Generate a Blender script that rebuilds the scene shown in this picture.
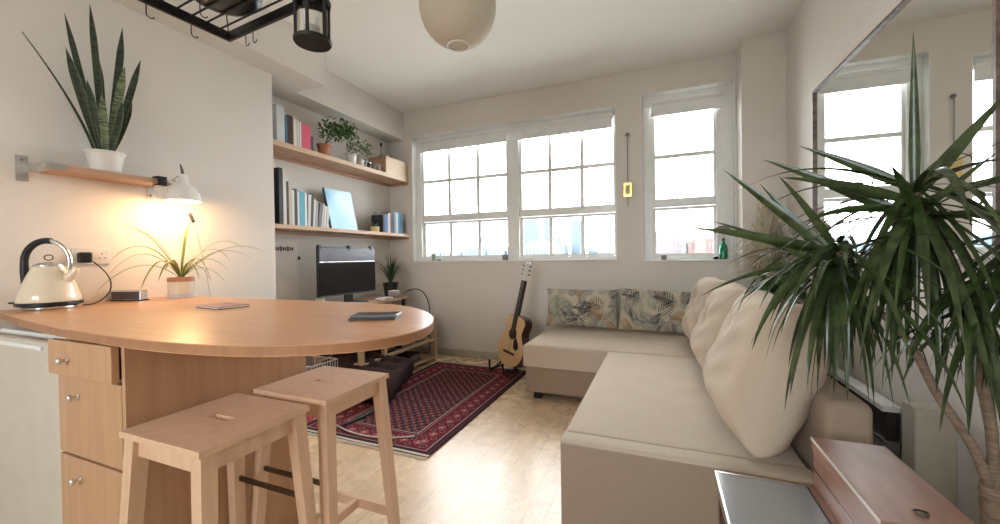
import bpy, bmesh, math, random
import numpy as np
from mathutils import Vector, Matrix
random.seed(7)
S = bpy.context.scene
COL = S.collection
for o in list(bpy.data.objects): bpy.data.objects.remove(o)

# ---------------------------------------------------------------- camera, world, lights, exposure
cam_d = bpy.data.cameras.new('camera'); cam = bpy.data.objects.new('camera', cam_d); COL.objects.link(cam)
cam_d.sensor_width = 36; cam_d.lens = 36 * 394 / 1000; cam_d.clip_start = 0.02; cam_d.clip_end = 3000
_f = 394.0
def _n(v): return v / np.linalg.norm(v)
_dY = _n(np.array([160.0, -7.5, _f])); _dX = -_n(np.array([-970.0, 9.0, _f])); _dX = _n(_dX - _dX.dot(_dY) * _dY); _dZ = np.cross(_dX, _dY)
_R = np.array([_dX, _dY, _dZ])
cam.matrix_world = Matrix([[_R[i][0], -_R[i][1], -_R[i][2], (0, 0, 1.15)[i]] for i in range(3)] + [[0, 0, 0, 1]])
S.camera = cam

w = bpy.data.worlds.new('sky'); S.world = w; w.use_nodes = True
nt = w.node_tree; bg = nt.nodes['Background']
tc = nt.nodes.new('ShaderNodeTexCoord'); nz = nt.nodes.new('ShaderNodeTexNoise'); nz.inputs['Scale'].default_value = 2.2; nz.inputs['Detail'].default_value = 5
mp = nt.nodes.new('ShaderNodeMapping'); mp.inputs['Scale'].default_value = (1, 1, 3)
cr = nt.nodes.new('ShaderNodeValToRGB'); cr.color_ramp.elements[0].position = .35; cr.color_ramp.elements[0].color = (.80, .91, 1.0, 1)
cr.color_ramp.elements[1].position = .62; cr.color_ramp.elements[1].color = (1, 1, 1, 1)
nt.links.new(tc.outputs['Generated'], mp.inputs['Vector']); nt.links.new(mp.outputs[0], nz.inputs['Vector'])
nt.links.new(nz.outputs['Fac'], cr.inputs[0]); nt.links.new(cr.outputs[0], bg.inputs['Color'])
bg.inputs['Strength'].default_value = 5.0

def area(name, loc, size, rot, power=0, color=(1, 1, 1), portal=False):
    d = bpy.data.lights.new(name, 'AREA'); d.shape = 'RECTANGLE'; d.size, d.size_y = size; d.energy = power; d.color = color
    if portal: d.cycles.is_portal = True
    o = bpy.data.objects.new(name, d); COL.objects.link(o); o.location = loc; o.rotation_euler = rot
    return o
PI = math.pi
area('portal_big_window', (-1.59, 4.3, 1.86), (2.4, 1.55), (-PI/2, 0, 0), portal=True)
area('portal_narrow_window', (.235, 4.3, 1.89), (.8, 1.62), (-PI/2, 0, 0), portal=True)
area('portal_rear_fill', (-1.05, -2.62, 1.85), (1.9, 1.3), (PI/2, 0, 0), portal=True)  # for the added fill opening in the unseen back wall
S.view_settings.view_transform = 'Standard'; S.view_settings.look = 'None'; S.view_settings.gamma = 1
S.view_settings.use_curve_mapping = False; S.view_settings.exposure = 1.50

# ---------------------------------------------------------------- materials
def mat(name, color, rough=.6, metal=0, var=None, scale=8, stretch=(1, 1, 1), bump=0, spec=.5, trans=0, emis=None, detail=4, coat=0, ior=1.45, sss=0, coord='Object'):
    m = bpy.data.materials.new(name); m.use_nodes = True; t = m.node_tree; b = t.nodes['Principled BSDF']
    c = tuple(color) + (1,)
    b.inputs['Base Color'].default_value = c; b.inputs['Roughness'].default_value = rough; b.inputs['Metallic'].default_value = metal
    b.inputs['Specular IOR Level'].default_value = spec; b.inputs['Transmission Weight'].default_value = trans; b.inputs['Coat Weight'].default_value = coat; b.inputs['IOR'].default_value = ior
    if emis: b.inputs['Emission Color'].default_value = tuple(emis[0]) + (1,); b.inputs['Emission Strength'].default_value = emis[1]
    tcn = t.nodes.new('ShaderNodeTexCoord'); mpn = t.nodes.new('ShaderNodeMapping'); mpn.inputs['Scale'].default_value = stretch
    n = t.nodes.new('ShaderNodeTexNoise'); n.inputs['Scale'].default_value = scale; n.inputs['Detail'].default_value = detail
    t.links.new(tcn.outputs[coord], mpn.inputs[0]); t.links.new(mpn.outputs[0], n.inputs['Vector'])
    if var is None: var = tuple(x * .93 for x in color)
    r = t.nodes.new('ShaderNodeValToRGB'); r.color_ramp.elements[0].position = .35; r.color_ramp.elements[1].position = .65
    r.color_ramp.elements[0].color = tuple(var) + (1,); r.color_ramp.elements[1].color = c
    t.links.new(n.outputs['Fac'], r.inputs[0]); t.links.new(r.outputs[0], b.inputs['Base Color'])
    if bump:
        bp = t.nodes.new('ShaderNodeBump'); bp.inputs['Strength'].default_value = bump; bp.inputs['Distance'].default_value = .004
        t.links.new(n.outputs['Fac'], bp.inputs['Height']); t.links.new(bp.outputs[0], b.inputs['Normal'])
    return m
def colmat(name, rough=.85, bump=.3, scale=300):
    m = bpy.data.materials.new(name); m.use_nodes = True; t = m.node_tree; b = t.nodes['Principled BSDF']; b.inputs['Roughness'].default_value = rough
    b.inputs['Specular IOR Level'].default_value = .2
    a = t.nodes.new('ShaderNodeAttribute'); a.attribute_name = 'Col'; t.links.new(a.outputs['Color'], b.inputs['Base Color'])
    n = t.nodes.new('ShaderNodeTexNoise'); n.inputs['Scale'].default_value = scale; tcn = t.nodes.new('ShaderNodeTexCoord'); t.links.new(tcn.outputs['Object'], n.inputs['Vector'])
    bp = t.nodes.new('ShaderNodeBump'); bp.inputs['Strength'].default_value = bump; bp.inputs['Distance'].default_value = .002
    t.links.new(n.outputs['Fac'], bp.inputs['Height']); t.links.new(bp.outputs[0], b.inputs['Normal'])
    return m
def floormat():
    m = bpy.data.materials.new('laminate_floor'); m.use_nodes = True; t = m.node_tree; b = t.nodes['Principled BSDF']
    tcn = t.nodes.new('ShaderNodeTexCoord'); mpn = t.nodes.new('ShaderNodeMapping'); mpn.inputs['Rotation'].default_value = (0, 0, PI/2)
    br = t.nodes.new('ShaderNodeTexBrick'); br.inputs['Scale'].default_value = 1; br.inputs['Brick Width'].default_value = .95; br.inputs['Row Height'].default_value = .095
    br.inputs['Mortar Size'].default_value = .0012; br.inputs['Mortar Smooth'].default_value = .4; br.offset = .37
    br.inputs['Color1'].default_value = (.78, .62, .44, 1); br.inputs['Color2'].default_value = (.70, .54, .37, 1); br.inputs['Mortar'].default_value = (.42, .28, .16, 1)
    t.links.new(tcn.outputs['Object'], mpn.inputs[0]); t.links.new(mpn.outputs[0], br.inputs['Vector'])
    m2 = t.nodes.new('ShaderNodeMapping'); m2.inputs['Scale'].default_value = (22, 1.6, 1); n = t.nodes.new('ShaderNodeTexNoise'); n.inputs['Scale'].default_value = 2.5; n.inputs['Detail'].default_value = 8
    t.links.new(tcn.outputs['Object'], m2.inputs[0]); t.links.new(m2.outputs[0], n.inputs['Vector'])
    r = t.nodes.new('ShaderNodeValToRGB'); r.color_ramp.elements[0].color = (.90, .88, .85, 1); r.color_ramp.elements[1].color = (1.08, 1.06, 1.03, 1); r.color_ramp.elements[0].position = .3; r.color_ramp.elements[1].position = .7
    t.links.new(n.outputs['Fac'], r.inputs[0])
    mx = t.nodes.new('ShaderNodeMix'); mx.data_type = 'RGBA'; mx.blend_type = 'MULTIPLY'; mx.inputs[0].default_value = 1
    t.links.new(br.outputs['Color'], mx.inputs[6]); t.links.new(r.outputs[0], mx.inputs[7]); t.links.new(mx.outputs[2], b.inputs['Base Color'])
    b.inputs['Roughness'].default_value = .33; b.inputs['Specular IOR Level'].default_value = .75
    n2 = t.nodes.new('ShaderNodeTexNoise'); n2.inputs['Scale'].default_value = 9; t.links.new(tcn.outputs['Object'], n2.inputs['Vector'])
    mr = t.nodes.new('ShaderNodeMapRange'); mr.inputs[3].default_value = .24; mr.inputs[4].default_value = .31; t.links.new(n2.outputs['Fac'], mr.inputs[0]); t.links.new(mr.outputs[0], b.inputs['Roughness'])
    return m
def leafmat(name, c1, c2, edge=None, bands=0, rough=.4, trans=.0):
    m = bpy.data.materials.new(name); m.use_nodes = True; t = m.node_tree; b = t.nodes['Principled BSDF']; b.inputs['Roughness'].default_value = rough
    uv = t.nodes.new('ShaderNodeUVMap'); sep = t.nodes.new('ShaderNodeSeparateXYZ'); t.links.new(uv.outputs[0], sep.inputs[0])
    tcn = t.nodes.new('ShaderNodeTexCoord'); n = t.nodes.new('ShaderNodeTexNoise'); n.inputs['Scale'].default_value = 18
    mpn = t.nodes.new('ShaderNodeMapping'); mpn.inputs['Scale'].default_value = (1, 1, bands or 1)
    t.links.new(tcn.outputs['Object'], mpn.inputs[0]); t.links.new(mpn.outputs[0], n.inputs['Vector'])
    r = t.nodes.new('ShaderNodeValToRGB'); r.color_ramp.elements[0].position = .4; r.color_ramp.elements[1].position = .6
    r.color_ramp.elements[0].color = tuple(c1) + (1,); r.color_ramp.elements[1].color = tuple(c2) + (1,); t.links.new(n.outputs['Fac'], r.inputs[0])
    out = r.outputs[0]
    if edge:
        ma = t.nodes.new('ShaderNodeMath'); ma.operation = 'SUBTRACT'; ma.inputs[1].default_value = .5; t.links.new(sep.outputs[0], ma.inputs[0])
        mb = t.nodes.new('ShaderNodeMath'); mb.operation = 'ABSOLUTE'; t.links.new(ma.outputs[0], mb.inputs[0])
        mr = t.nodes.new('ShaderNodeMapRange'); mr.inputs[1].default_value = edge[1]; mr.inputs[2].default_value = edge[1] + .06; t.links.new(mb.outputs[0], mr.inputs[0])
        mx = t.nodes.new('ShaderNodeMix'); mx.data_type = 'RGBA'; t.links.new(mr.outputs[0], mx.inputs[0]); t.links.new(out, mx.inputs[6]); mx.inputs[7].default_value = tuple(edge[0]) + (1,)
        out = mx.outputs[2]
    t.links.new(out, b.inputs['Base Color'])
    if trans:
        tl = t.nodes.new('ShaderNodeBsdfTranslucent'); t.links.new(out, tl.inputs[0]); ms = t.nodes.new('ShaderNodeMixShader'); ms.inputs[0].default_value = trans
        o = t.nodes['Material Output']; t.links.new(b.outputs[0], ms.inputs[1]); t.links.new(tl.outputs[0], ms.inputs[2]); t.links.new(ms.outputs[0], o.inputs[0])
    return m
def glassmat():
    m = bpy.data.materials.new('window_glass'); m.use_nodes = True; t = m.node_tree; t.nodes.remove(t.nodes['Principled BSDF'])
    tr = t.nodes.new('ShaderNodeBsdfTransparent'); gl = t.nodes.new('ShaderNodeBsdfGlossy'); gl.inputs['Roughness'].default_value = .02; fr = t.nodes.new('ShaderNodeFresnel'); fr.inputs[0].default_value = 1.3
    ms = t.nodes.new('ShaderNodeMixShader'); t.links.new(fr.outputs[0], ms.inputs[0]); t.links.new(tr.outputs[0], ms.inputs[1]); t.links.new(gl.outputs[0], ms.inputs[2]); t.links.new(ms.outputs[0], t.nodes['Material Output'].inputs[0])
    return m
M = {}
M['wall'] = mat('wall_paint', (.72, .675, .615), .85, var=(.705, .66, .60), scale=3, spec=.25)
M['ceiling'] = mat('ceiling_paint', (.85, .83, .775), .9, var=(.84, .82, .765), scale=2, spec=.2)
M['white'] = mat('white_gloss_paint', (.83, .83, .80), .35)
M['whitewall'] = mat('white_panel_paint', (.84, .85, .84), .5)
M['floor'] = floormat()
M['counter'] = mat('beech_worktop', (.68, .36, .18), .3, var=(.60, .30, .14), scale=3, stretch=(1, 14, 14), spec=.5)
M['birch'] = mat('birch_veneer', (.54, .325, .185), .5, var=(.48, .28, .155), scale=2.5, stretch=(14, 14, 1))
M['stool'] = mat('pale_beech', (.72, .49, .335), .45, var=(.66, .44, .29), scale=3, stretch=(12, 12, 2))
M['shelf'] = mat('oak_shelf', (.56, .34, .22), .5, var=(.46, .27, .17), scale=3, stretch=(14, 1.2, 14))
M['pine'] = mat('light_pine', (.62, .43, .27), .5, var=(.55, .37, .22), scale=3, stretch=(8, 1.2, 8))
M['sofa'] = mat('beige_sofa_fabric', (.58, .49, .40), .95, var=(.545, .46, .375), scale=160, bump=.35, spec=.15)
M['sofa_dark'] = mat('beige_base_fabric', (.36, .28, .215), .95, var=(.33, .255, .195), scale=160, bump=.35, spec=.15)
M['cushion'] = mat('cream_cushion_fabric', (.58, .485, .385), .95, var=(.55, .46, .365), scale=120, bump=.2, spec=.15)
M['black_metal'] = mat('black_iron', (.012, .012, .013), .45, spec=.4)
M['black'] = mat('black_plastic', (.012, .012, .014), .35)
M['screen'] = mat('screen_glass', (.008, .008, .009), .12)
M['greyglass'] = mat('grey_panel', (.12, .12, .14), .3, var=(.09, .09, .10), scale=10, stretch=(1, 1, 4))
M['chrome'] = mat('brushed_steel', (.72, .71, .69), .25, metal=1)
M['darksteel'] = mat('dark_steel', (.16, .13, .10), .35, metal=1)
M['cream'] = mat('cream_enamel', (.80, .69, .52), .2, coat=.5)
M['lampwhite'] = mat('lamp_white_enamel', (.78, .75, .70), .3)
M['pot'] = mat('white_ceramic', (.74, .71, .66), .4)
M['glass'] = mat('clear_glass', (.92, .95, .95), .03, trans=1)
M['greenglass'] = mat('green_glass', (.02, .50, .24), .05, trans=.75)
M['window_glass'] = glassmat()
M['mirror'] = mat('mirror_silver', (.87, .89, .87), .0, metal=1, var=(.87, .89, .87))
M['mirror_frame'] = mat('aged_mirror_frame', (.22, .15, .12), .4, var=(.10, .07, .06), scale=30)
M['terracotta'] = mat('terracotta', (.52, .24, .13), .8)
M['soil'] = mat('potting_soil', (.03, .02, .015), .95, scale=60, bump=.6)
M['copperwood'] = mat('reddish_brown_wood', (.35, .19, .14), .42, var=(.27, .145, .105), scale=4, stretch=(9, 1.5, 9), coat=0)
M['darkwood'] = mat('dark_mahogany', (.10, .035, .03), .25, var=(.06, .02, .018), scale=4, stretch=(9, 1, 9), coat=.4)
M['tableglass'] = mat('smoky_glass_panel', (.26, .27, .285), .14, spec=1.0, coat=1)
M['pink'] = mat('pink_cloth', (.62, .09, .13), .8)
M['brownfab'] = mat('dark_brown_fabric', (.060, .036, .036), .95, var=(.045, .026, .027), scale=90, bump=.4, spec=.1)
M['brass'] = mat('brass', (.75, .55, .22), .3, metal=1)
M['yellow'] = mat('pale_yellow_plastic', (.72, .56, .25), .5)
M['heater'] = mat('grey_heater_metal', (.22, .22, .21), .5)
M['grille'] = mat('dark_grille', (.035, .03, .028), .5)
M['boxbeige'] = mat('beige_box_board', (.45, .41, .33), .8)
M['basket'] = mat('white_wire', (.70, .70, .68), .5)
M['paper'] = mat('rice_paper', (.62, .56, .46), .9, var=(.60, .54, .44), scale=40)
M['paper'].node_tree.nodes['Principled BSDF'].inputs['Subsurface Weight'].default_value = 0
M['pages'] = mat('book_pages', (.76, .72, .64), .9)
M['spruce'] = mat('spruce_soundboard', (.78, .54, .30), .3, var=(.70, .46, .24), scale=3, stretch=(20, 20, 1), coat=.4)
M['rosewood'] = mat('rosewood', (.07, .028, .02), .3, var=(.04, .015, .012), scale=4, stretch=(8, 8, 1), coat=.4)
M['bark'] = mat('pale_brown_bark', (.30, .225, .16), .85, var=(.18, .13, .09), scale=30, stretch=(1, 1, 5), bump=.8)
M['dracaena'] = leafmat('dragon_tree_leaf', (.026, .045, .014), (.055, .09, .026), edge=((.05, .035, .025), .46), rough=.26, trans=.12)
M['snake'] = leafmat('snake_plant_leaf', (.012, .026, .015), (.04, .065, .032), edge=((.20, .21, .085), .42), bands=6, rough=.4)
M['snakefree'] = leafmat('snake_plant_mottled', (.05, .08, .035), (.20, .24, .11), bands=6)
M['spider'] = leafmat('spider_plant_leaf', (.16, .20, .05), (.24, .28, .08), edge=((.55, .50, .22), .34), trans=.2)
M['herb'] = leafmat('herb_leaf', (.035, .10, .02), (.10, .20, .05), rough=.5, trans=.1)
M['herbpale'] = leafmat('pale_herb_leaf', (.12, .20, .10), (.22, .30, .17), rough=.5, trans=.1)
M['darkleaf'] = leafmat('dark_leaf', (.015, .045, .015), (.04, .085, .03))
M['pampas'] = leafmat('dried_grass', (.50, .43, .30), (.62, .55, .42), rough=.9, trans=.2)
M['carton'] = mat('striped_box', (.55, .45, .42), .6, var=(.10, .06, .06), scale=60, stretch=(0, 0, 1))
def plain(name, c, r=.6): 
    if name not in M: M[name] = mat(name, c, r)
    return M[name]

# ---------------------------------------------------------------- mesh helpers
class MB:
    def __init__(s, smooth=False): s.bm = bmesh.new(); s.smooth = smooth; s.uv = None
    def _m(s, verts, mtx):
        if mtx is not None: bmesh.ops.transform(s.bm, matrix=mtx, verts=verts)
    def box(s, x0, x1, y0, y1, z0, z1, bev=0, mtx=None, seg=2):
        r = bmesh.ops.create_cube(s.bm, size=1); vs = r['verts']
        for v in vs: v.co = Vector(((x0 + x1) / 2 + v.co.x * (x1 - x0), (y0 + y1) / 2 + v.co.y * (y1 - y0), (z0 + z1) / 2 + v.co.z * (z1 - z0)))
        if bev:
            es = list({e for v in vs for e in v.link_edges}); rr = bmesh.ops.bevel(s.bm, geom=es, offset=bev, segments=seg, profile=.5, affect='EDGES')
            vs = list({v for f in rr['faces'] for v in f.verts} | {v for v in vs if v.is_valid})
        s._m(vs, mtx); return s
    def taper(s, p0, p1, w0, d0, w1, d1, xd=(1, 0, 0)):
        a = Vector(p0); b = Vector(p1); ax = Vector(xd).normalized(); z = (b - a).normalized(); ay = z.cross(ax).normalized()
        def ring(c, w_, d_): return [s.bm.verts.new(c + ax * (i * w_ / 2) + ay * (j * d_ / 2)) for i, j in ((-1, -1), (1, -1), (1, 1), (-1, 1))]
        A = ring(a, w0, d0); B = ring(b, w1, d1)
        for i in range(4): s.bm.faces.new((A[i], A[(i + 1) % 4], B[(i + 1) % 4], B[i]))
        s.bm.faces.new(A[::-1]); s.bm.faces.new(B); return s
    def tube(s, pts, r, n=8, closed=False, caps=True):
        pts = [Vector(p) for p in pts]; rs = r if isinstance(r, (list, tuple)) else [r] * len(pts); rings = []; N = len(pts); up = None
        for i, p in enumerate(pts):
            d = (pts[(i + 1) % N] - pts[i - 1]) if closed else (pts[min(i + 1, N - 1)] - pts[max(i - 1, 0)])
            d.normalize()
            if up is None: up = Vector((0, 0, 1)) if abs(d.z) < .9 else Vector((1, 0, 0))
            a = d.cross(up)
            if a.length < 1e-4: a = d.cross(Vector((1, .3, 0)))
            a.normalize(); b = a.cross(d).normalized(); up = b
            rings.append([s.bm.verts.new(p + (a * math.cos(t) + b * math.sin(t)) * rs[i]) for t in (2 * PI * k / n for k in range(n))])
        for i in range(N if closed else N - 1):
            A, B = rings[i], rings[(i + 1) % N]
            for k in range(n): s.bm.faces.new((A[k], B[k], B[(k + 1) % n], A[(k + 1) % n]))
        if caps and not closed: s.bm.faces.new(rings[0]); s.bm.faces.new(rings[-1][::-1])
        return s
    def lathe(s, prof, n=32, c=(0, 0, 0), mtx=None, wob=None):
        rings = []; vs = []
        for r_, z in prof:
            ring = []
            for k in range(n):
                t = 2 * PI * k / n; rr = r_ * (1 + (wob(t, z) if wob else 0)); ring.append(s.bm.verts.new((c[0] + rr * math.cos(t), c[1] + rr * math.sin(t), c[2] + z)))
            rings.append(ring); vs += ring
        for A, B in zip(rings, rings[1:]):
            for k in range(n): s.bm.faces.new((A[k], A[(k + 1) % n], B[(k + 1) % n], B[k]))
        if prof[0][0] > 1e-6: s.bm.faces.new(rings[0][::-1])
        if prof[-1][0] > 1e-6: s.bm.faces.new(rings[-1])
        s._m(vs, mtx); return s
    def prism(s, outline, d0, d1, mtx=None, bev=0):
        A = [s.bm.verts.new((x, y, d0)) for x, y in outline]; B = [s.bm.verts.new((x, y, d1)) for x, y in outline]; n = len(outline)
        fs = [s.bm.faces.new(A[::-1]), s.bm.faces.new(B)]
        for i in range(n): fs.append(s.bm.faces.new((A[i], A[(i + 1) % n], B[(i + 1) % n], B[i])))
        vs = A + B
        if bev:
            es = list({e for f in fs[:2] for e in f.edges}); rr = bmesh.ops.bevel(s.bm, geom=es, offset=bev, segments=2, affect='EDGES'); vs = list({v for f in rr['faces'] for v in f.verts} | {v for v in vs if v.is_valid})
        s._m(vs, mtx); return s
    def ribbon(s, pts, widths, fold=.25, side=None, n=2):
        if s.uv is None: s.uv = s.bm.loops.layers.uv.new('UVMap')
        pts = [Vector(p) for p in pts]; N = len(pts); rows = []
        for i, p in enumerate(pts):
            d = (pts[min(i + 1, N - 1)] - pts[max(i - 1, 0)]).normalized()
            sd = Vector(side) if side is not None else d.cross(Vector((0, 0, 1)))
            sd = sd - d * sd.dot(d)
            if sd.length < 1e-3: sd = d.cross(Vector((0, 1, 0)))
            sd.normalize(); nn = sd.cross(d).normalized(); wv = widths[i] if isinstance(widths, (list, tuple)) else widths
            rows.append([s.bm.verts.new(p + sd * (wv / 2 * k / n) + nn * (wv * fold * abs(k / n))) for k in range(-n, n + 1)])
        m = 2 * n
        for i in range(N - 1):
            for k in range(m):
                f = s.bm.faces.new((rows[i][k], rows[i][k + 1], rows[i + 1][k + 1], rows[i + 1][k]))
                for l, (u, v) in zip(f.loops, ((k / m, i / (N - 1)), ((k + 1) / m, i / (N - 1)), ((k + 1) / m, (i + 1) / (N - 1)), (k / m, (i + 1) / (N - 1)))): l[s.uv].uv = (u, v)
        return s
    def build(s, name, material, parent=None, loc=None, mods=None):
        me = bpy.data.meshes.new(name); bmesh.ops.recalc_face_normals(s.bm, faces=s.bm.faces) if s.uv is None else None
        s.bm.to_mesh(me); s.bm.free()
        if s.smooth: me.shade_smooth()
        me.materials.append(material)
        o = bpy.data.objects.new(name, me); COL.objects.link(o)
        if parent is not None: o.parent = parent
        if loc is not None: o.location = loc
        return o
def tag(o, label=None, cat=None, group=None, kind=None):
    if label: o['label'] = label
    if cat: o['category'] = cat
    if group: o['group'] = group
    if kind: o['kind'] = kind
    return o
def empty(name, loc, label, cat, group=None, rz=0):
    o = bpy.data.objects.new(name, None); COL.objects.link(o); o.location = loc; o.rotation_euler.z = rz; o.empty_display_size = .05
    return tag(o, label, cat, group)
def auto(o, ang=40):
    o.data.shade_smooth()
    o.data.set_sharp_from_angle(angle=math.radians(ang)); return o
def children(o): return [c for c in bpy.data.objects if c.parent == o]
def copy_tree(o, parent=None):
    c = o.copy(); COL.objects.link(c); c.parent = parent
    for ch in children(o): copy_tree(ch, c)
    return c
def bez(p0, p1, p2, n=10):
    a, b, c = Vector(p0), Vector(p1), Vector(p2)
    return [(1 - t) ** 2 * a + 2 * t * (1 - t) * b + t * t * c for t in (i / n for i in range(n + 1))]
def struct(name, mb, m, parent=None, label=None):
    o = mb.build(name, m, parent)
    if parent is None: o['kind'] = 'structure'
    return o

# ---------------------------------------------------------------- room shell
XR, YW, ZC = .95, 4.05, 2.93
XA, XN = -3.12, -2.78
struct('floor', MB().box(-3.4, 1.2, -2.8, 4.3, -.06, 0), M['floor'])
struct('ceiling', MB().box(-3.4, 1.2, -2.8, 4.3, ZC, ZC + .08), M['ceiling'])
mw = MB(); T = 4.30
WX0, WX1, WZ0, WZ1 = -2.78, -.395, 1.10, 2.62
NX0, NX1, NZ0, NZ1 = -.155, .63, 1.085, 2.69
for a in ((-3.4, WX0, 0, ZC), (WX0, WX1, 0, WZ0), (WX0, WX1, WZ1, ZC), (WX1, NX0, 0, ZC), (NX0, NX1, 0, NZ0), (NX0, NX1, NZ1, ZC), (NX1, 1.2, 0, ZC)):
    mw.box(a[0], a[1], YW, T, a[2], a[3])
struct('wall_front', mw, M['wall'])
struct('wall_right', MB().box(XR, 1.2, -2.8, YW, 0, ZC), M['wall'])
struct('wall_corner_pillar', MB().box(.64, XR, 3.82, YW, 0, ZC), M['wall'])
struct('wall_alcove', MB().box(-3.4, XA, 2.19, YW, 0, ZC), M['wall'])
struct('wall_left', MB().box(-3.4, XN, -2.8, 2.19, 0, ZC), M['wall'])
wb = MB(); wb.box(-3.4, -2.0, -2.8, -2.6, 0, ZC); wb.box(-.1, 1.2, -2.8, -2.6, 0, ZC); wb.box(-2.0, -.1, -2.8, -2.6, 0, 1.2); wb.box(-2.0, -.1, -2.8, -2.6, 2.5, ZC)
struct('wall_back', wb, M['wall'])
struct('ceiling_beam', MB().box(XN, -2.56, -2.6, 2.51, 2.59, ZC - .001), M['wall'])
struct('ceiling_soffit', MB().box(XA, -2.89, 2.511, YW, 2.59, ZC - .001), M['wall'])
struct('ceiling_soffit_end', MB().box(XA, XN - .0005, 2.1905, 2.51, 2.59, ZC - .001), M['wall'])
M['skirt'] = mat('skirting_paint', (.50, .46, .39), .5)
struct('baseboard_front', MB().box(XA, .64, YW - .018, YW, 0, .085, .004), M['skirt'])
struct('baseboard_alcove', MB().box(XA, XA + .018, 2.19, YW - .02, 0, .085, .004), M['skirt'])
struct('baseboard_left', MB().box(XN, XN + .018, -2.6, 2.19, 0, .085, .004), M['skirt'])
struct('baseboard_right', MB().box(XR - .018, XR, -2.6, 3.82, 0, .085, .004), M['skirt'])

def window(name, x0, x1, z0, z1, sashes, rails, yf=4.13, arm=None):
    """casing on the reveal, sash frames with glazing bars, glass, sill board"""
    r = empty(name, ((x0 + x1) / 2, yf, z0), None, None); r['kind'] = 'structure'; ox, oz = (x0 + x1) / 2, z0
    f = MB(); xa, xb = x0 - ox + sashes['jl'], x1 - ox - sashes['jr']; H_ = z1 - z0
    f.box(x0 - ox, xa, 0, .10, 0, H_); f.box(xb, x1 - ox, 0, .10, 0, H_)
    cuts = [xa]
    for m0, m1 in sashes.get('mull', []): f.box(m0 - ox, m1 - ox, -.01, .10, 0, H_); cuts += [m0 - ox, m1 - ox]
    cuts.append(xb)
    for c0, c1 in zip(cuts[::2], cuts[1::2]): f.box(c0, c1, .001, .099, 0, .045); f.box(c0, c1, .001, .099, H_ - .05, H_)
    f.build('window_frame', M['white'], r)
    for s0, s1, cols in sashes['sash']:
        a, b = s0 - ox, s1 - ox; t = .026; bw = .019
        for k_, (za, zb, yo) in enumerate(((rails[0] + .03 - z0, H_ - .051, .028), (.046, rails[0] - z0 + .029, .052))):
            g = MB(); lo_, hi_ = (.08, t) if k_ == 0 else (t, .028)
            g.box(a, a + t, yo, yo + .028, za, zb); g.box(b - t, b, yo, yo + .028, za, zb)
            g.box(a + t, b - t, yo + .001, yo + .027, za, za + lo_); g.box(a + t, b - t, yo + .001, yo + .027, zb - hi_, zb)
            for k in range(1, cols):
                x = a + (b - a) * k / cols; g.box(x - bw, x + bw, yo + .003, yo + .025, za + lo_, zb - hi_)
            if k_ == 0: zm = rails[2] - z0; g.box(a + t, b - t, yo + .005, yo + .023, zm - bw, zm + bw)
            so_ = g.build('sash', M['white'], r)
            MB().box(a + t - .004, b - t + .004, yo + .012, yo + .015, za + lo_ - .004, zb - hi_ + .004).build('glass', M['window_glass'], so_)
    sb = MB(); sb.box(x0 - ox + .0005, x1 - ox - .0005, YW - yf - .02, -.0005, .0005, .012, .003); sb.build('window_sill', M['white'], r)
    t = .006
    MB().box(x0 - ox, x0 - ox + t, YW - yf + .001, -.0005, .0125, z1 - z0 - t).build('reveal_lining', M['white'], r)
    MB().box(x1 - ox - t, x1 - ox, YW - yf + .001, -.0005, .0125, z1 - z0 - t).build('reveal_lining', M['white'], r)
    MB().box(x0 - ox, x1 - ox, YW - yf + .001, -.0005, z1 - z0 - t, z1 - z0 - .0005).build('reveal_lining', M['white'], r)
    return r, ox, oz
wr, ox, oz = window('window_1', WX0, WX1, WZ0, WZ1, dict(jl=.07, jr=.012, mull=[(-1.575, -1.44)], sash=[(-2.71, -1.575, 3), (-1.44, -.405, 3)]), (1.56, 1.665, 2.08))
for hx in (-2.02, -.88):
    h = MB().tube([(hx - ox, .01, .60), (hx - ox - .05, -.02, .66), (hx - ox + .03, -.03, .75)], .006, 6); h.build('window_handle', M['chrome'], wr)
wr2, ox, oz = window('window_2', NX0, NX1, NZ0, NZ1, dict(jl=.10, jr=.14, mull=[], sash=[(-.06, .495, 1)]), (1.58, 1.675, 2.10))
MB().tube([(.16 - ox, .02, .60), (.16 - ox, -.03, .70), (.30 - ox, -.04, .71)], .006, 6).build('window_handle', M['chrome'], wr2)
# rolled blinds at the window heads
def blind(x0, x1, z, label):
    b = empty('roller_blind', ((x0 + x1) / 2, 4.10, z), label, 'blind', 'rolled-up white blinds at the window heads'); L = (x1 - x0) / 2
    auto(MB().tube([(-L, 0, 0), (L, 0, 0)], .024, 16).build('blind_roll', M['white'], b))
    MB().box(-L, L, -.012, -.006, -.11, .0).build('blind_cloth', M['whitewall'], b)
    MB().box(-L, L, -.016, -.002, -.125, -.105, .003).build('bottom_bar', M['white'], b)
    for s_ in (-1, 1): MB().box(s_ * L - .005, s_ * L + .005, -.02, .03, -.03, .034).build('bracket', M['white'], b)
blind(-2.70, -1.56, 2.55, 'white rolled-up blind at the top of the left half of the wide window')
blind(-1.48, -.43, 2.55, 'white rolled-up blind at the top of the right half of the wide window')
blind(-.07, .54, 2.60, 'white rolled-up blind at the top of the single narrow window')

# framed opening behind the viewer, unseen and added to let in fill daylight
rw = MB(); rw.box(-2.0, -.1, -2.72, -2.66, 1.2, 1.26); rw.box(-2.0, -.1, -2.72, -2.66, 2.44, 2.5)
for x in (-2.0, -1.08, -.16): rw.box(x, x + .06, -2.72, -2.66, 1.26, 2.44)
rw = struct('rear_fill_opening', rw, M['white'])

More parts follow.
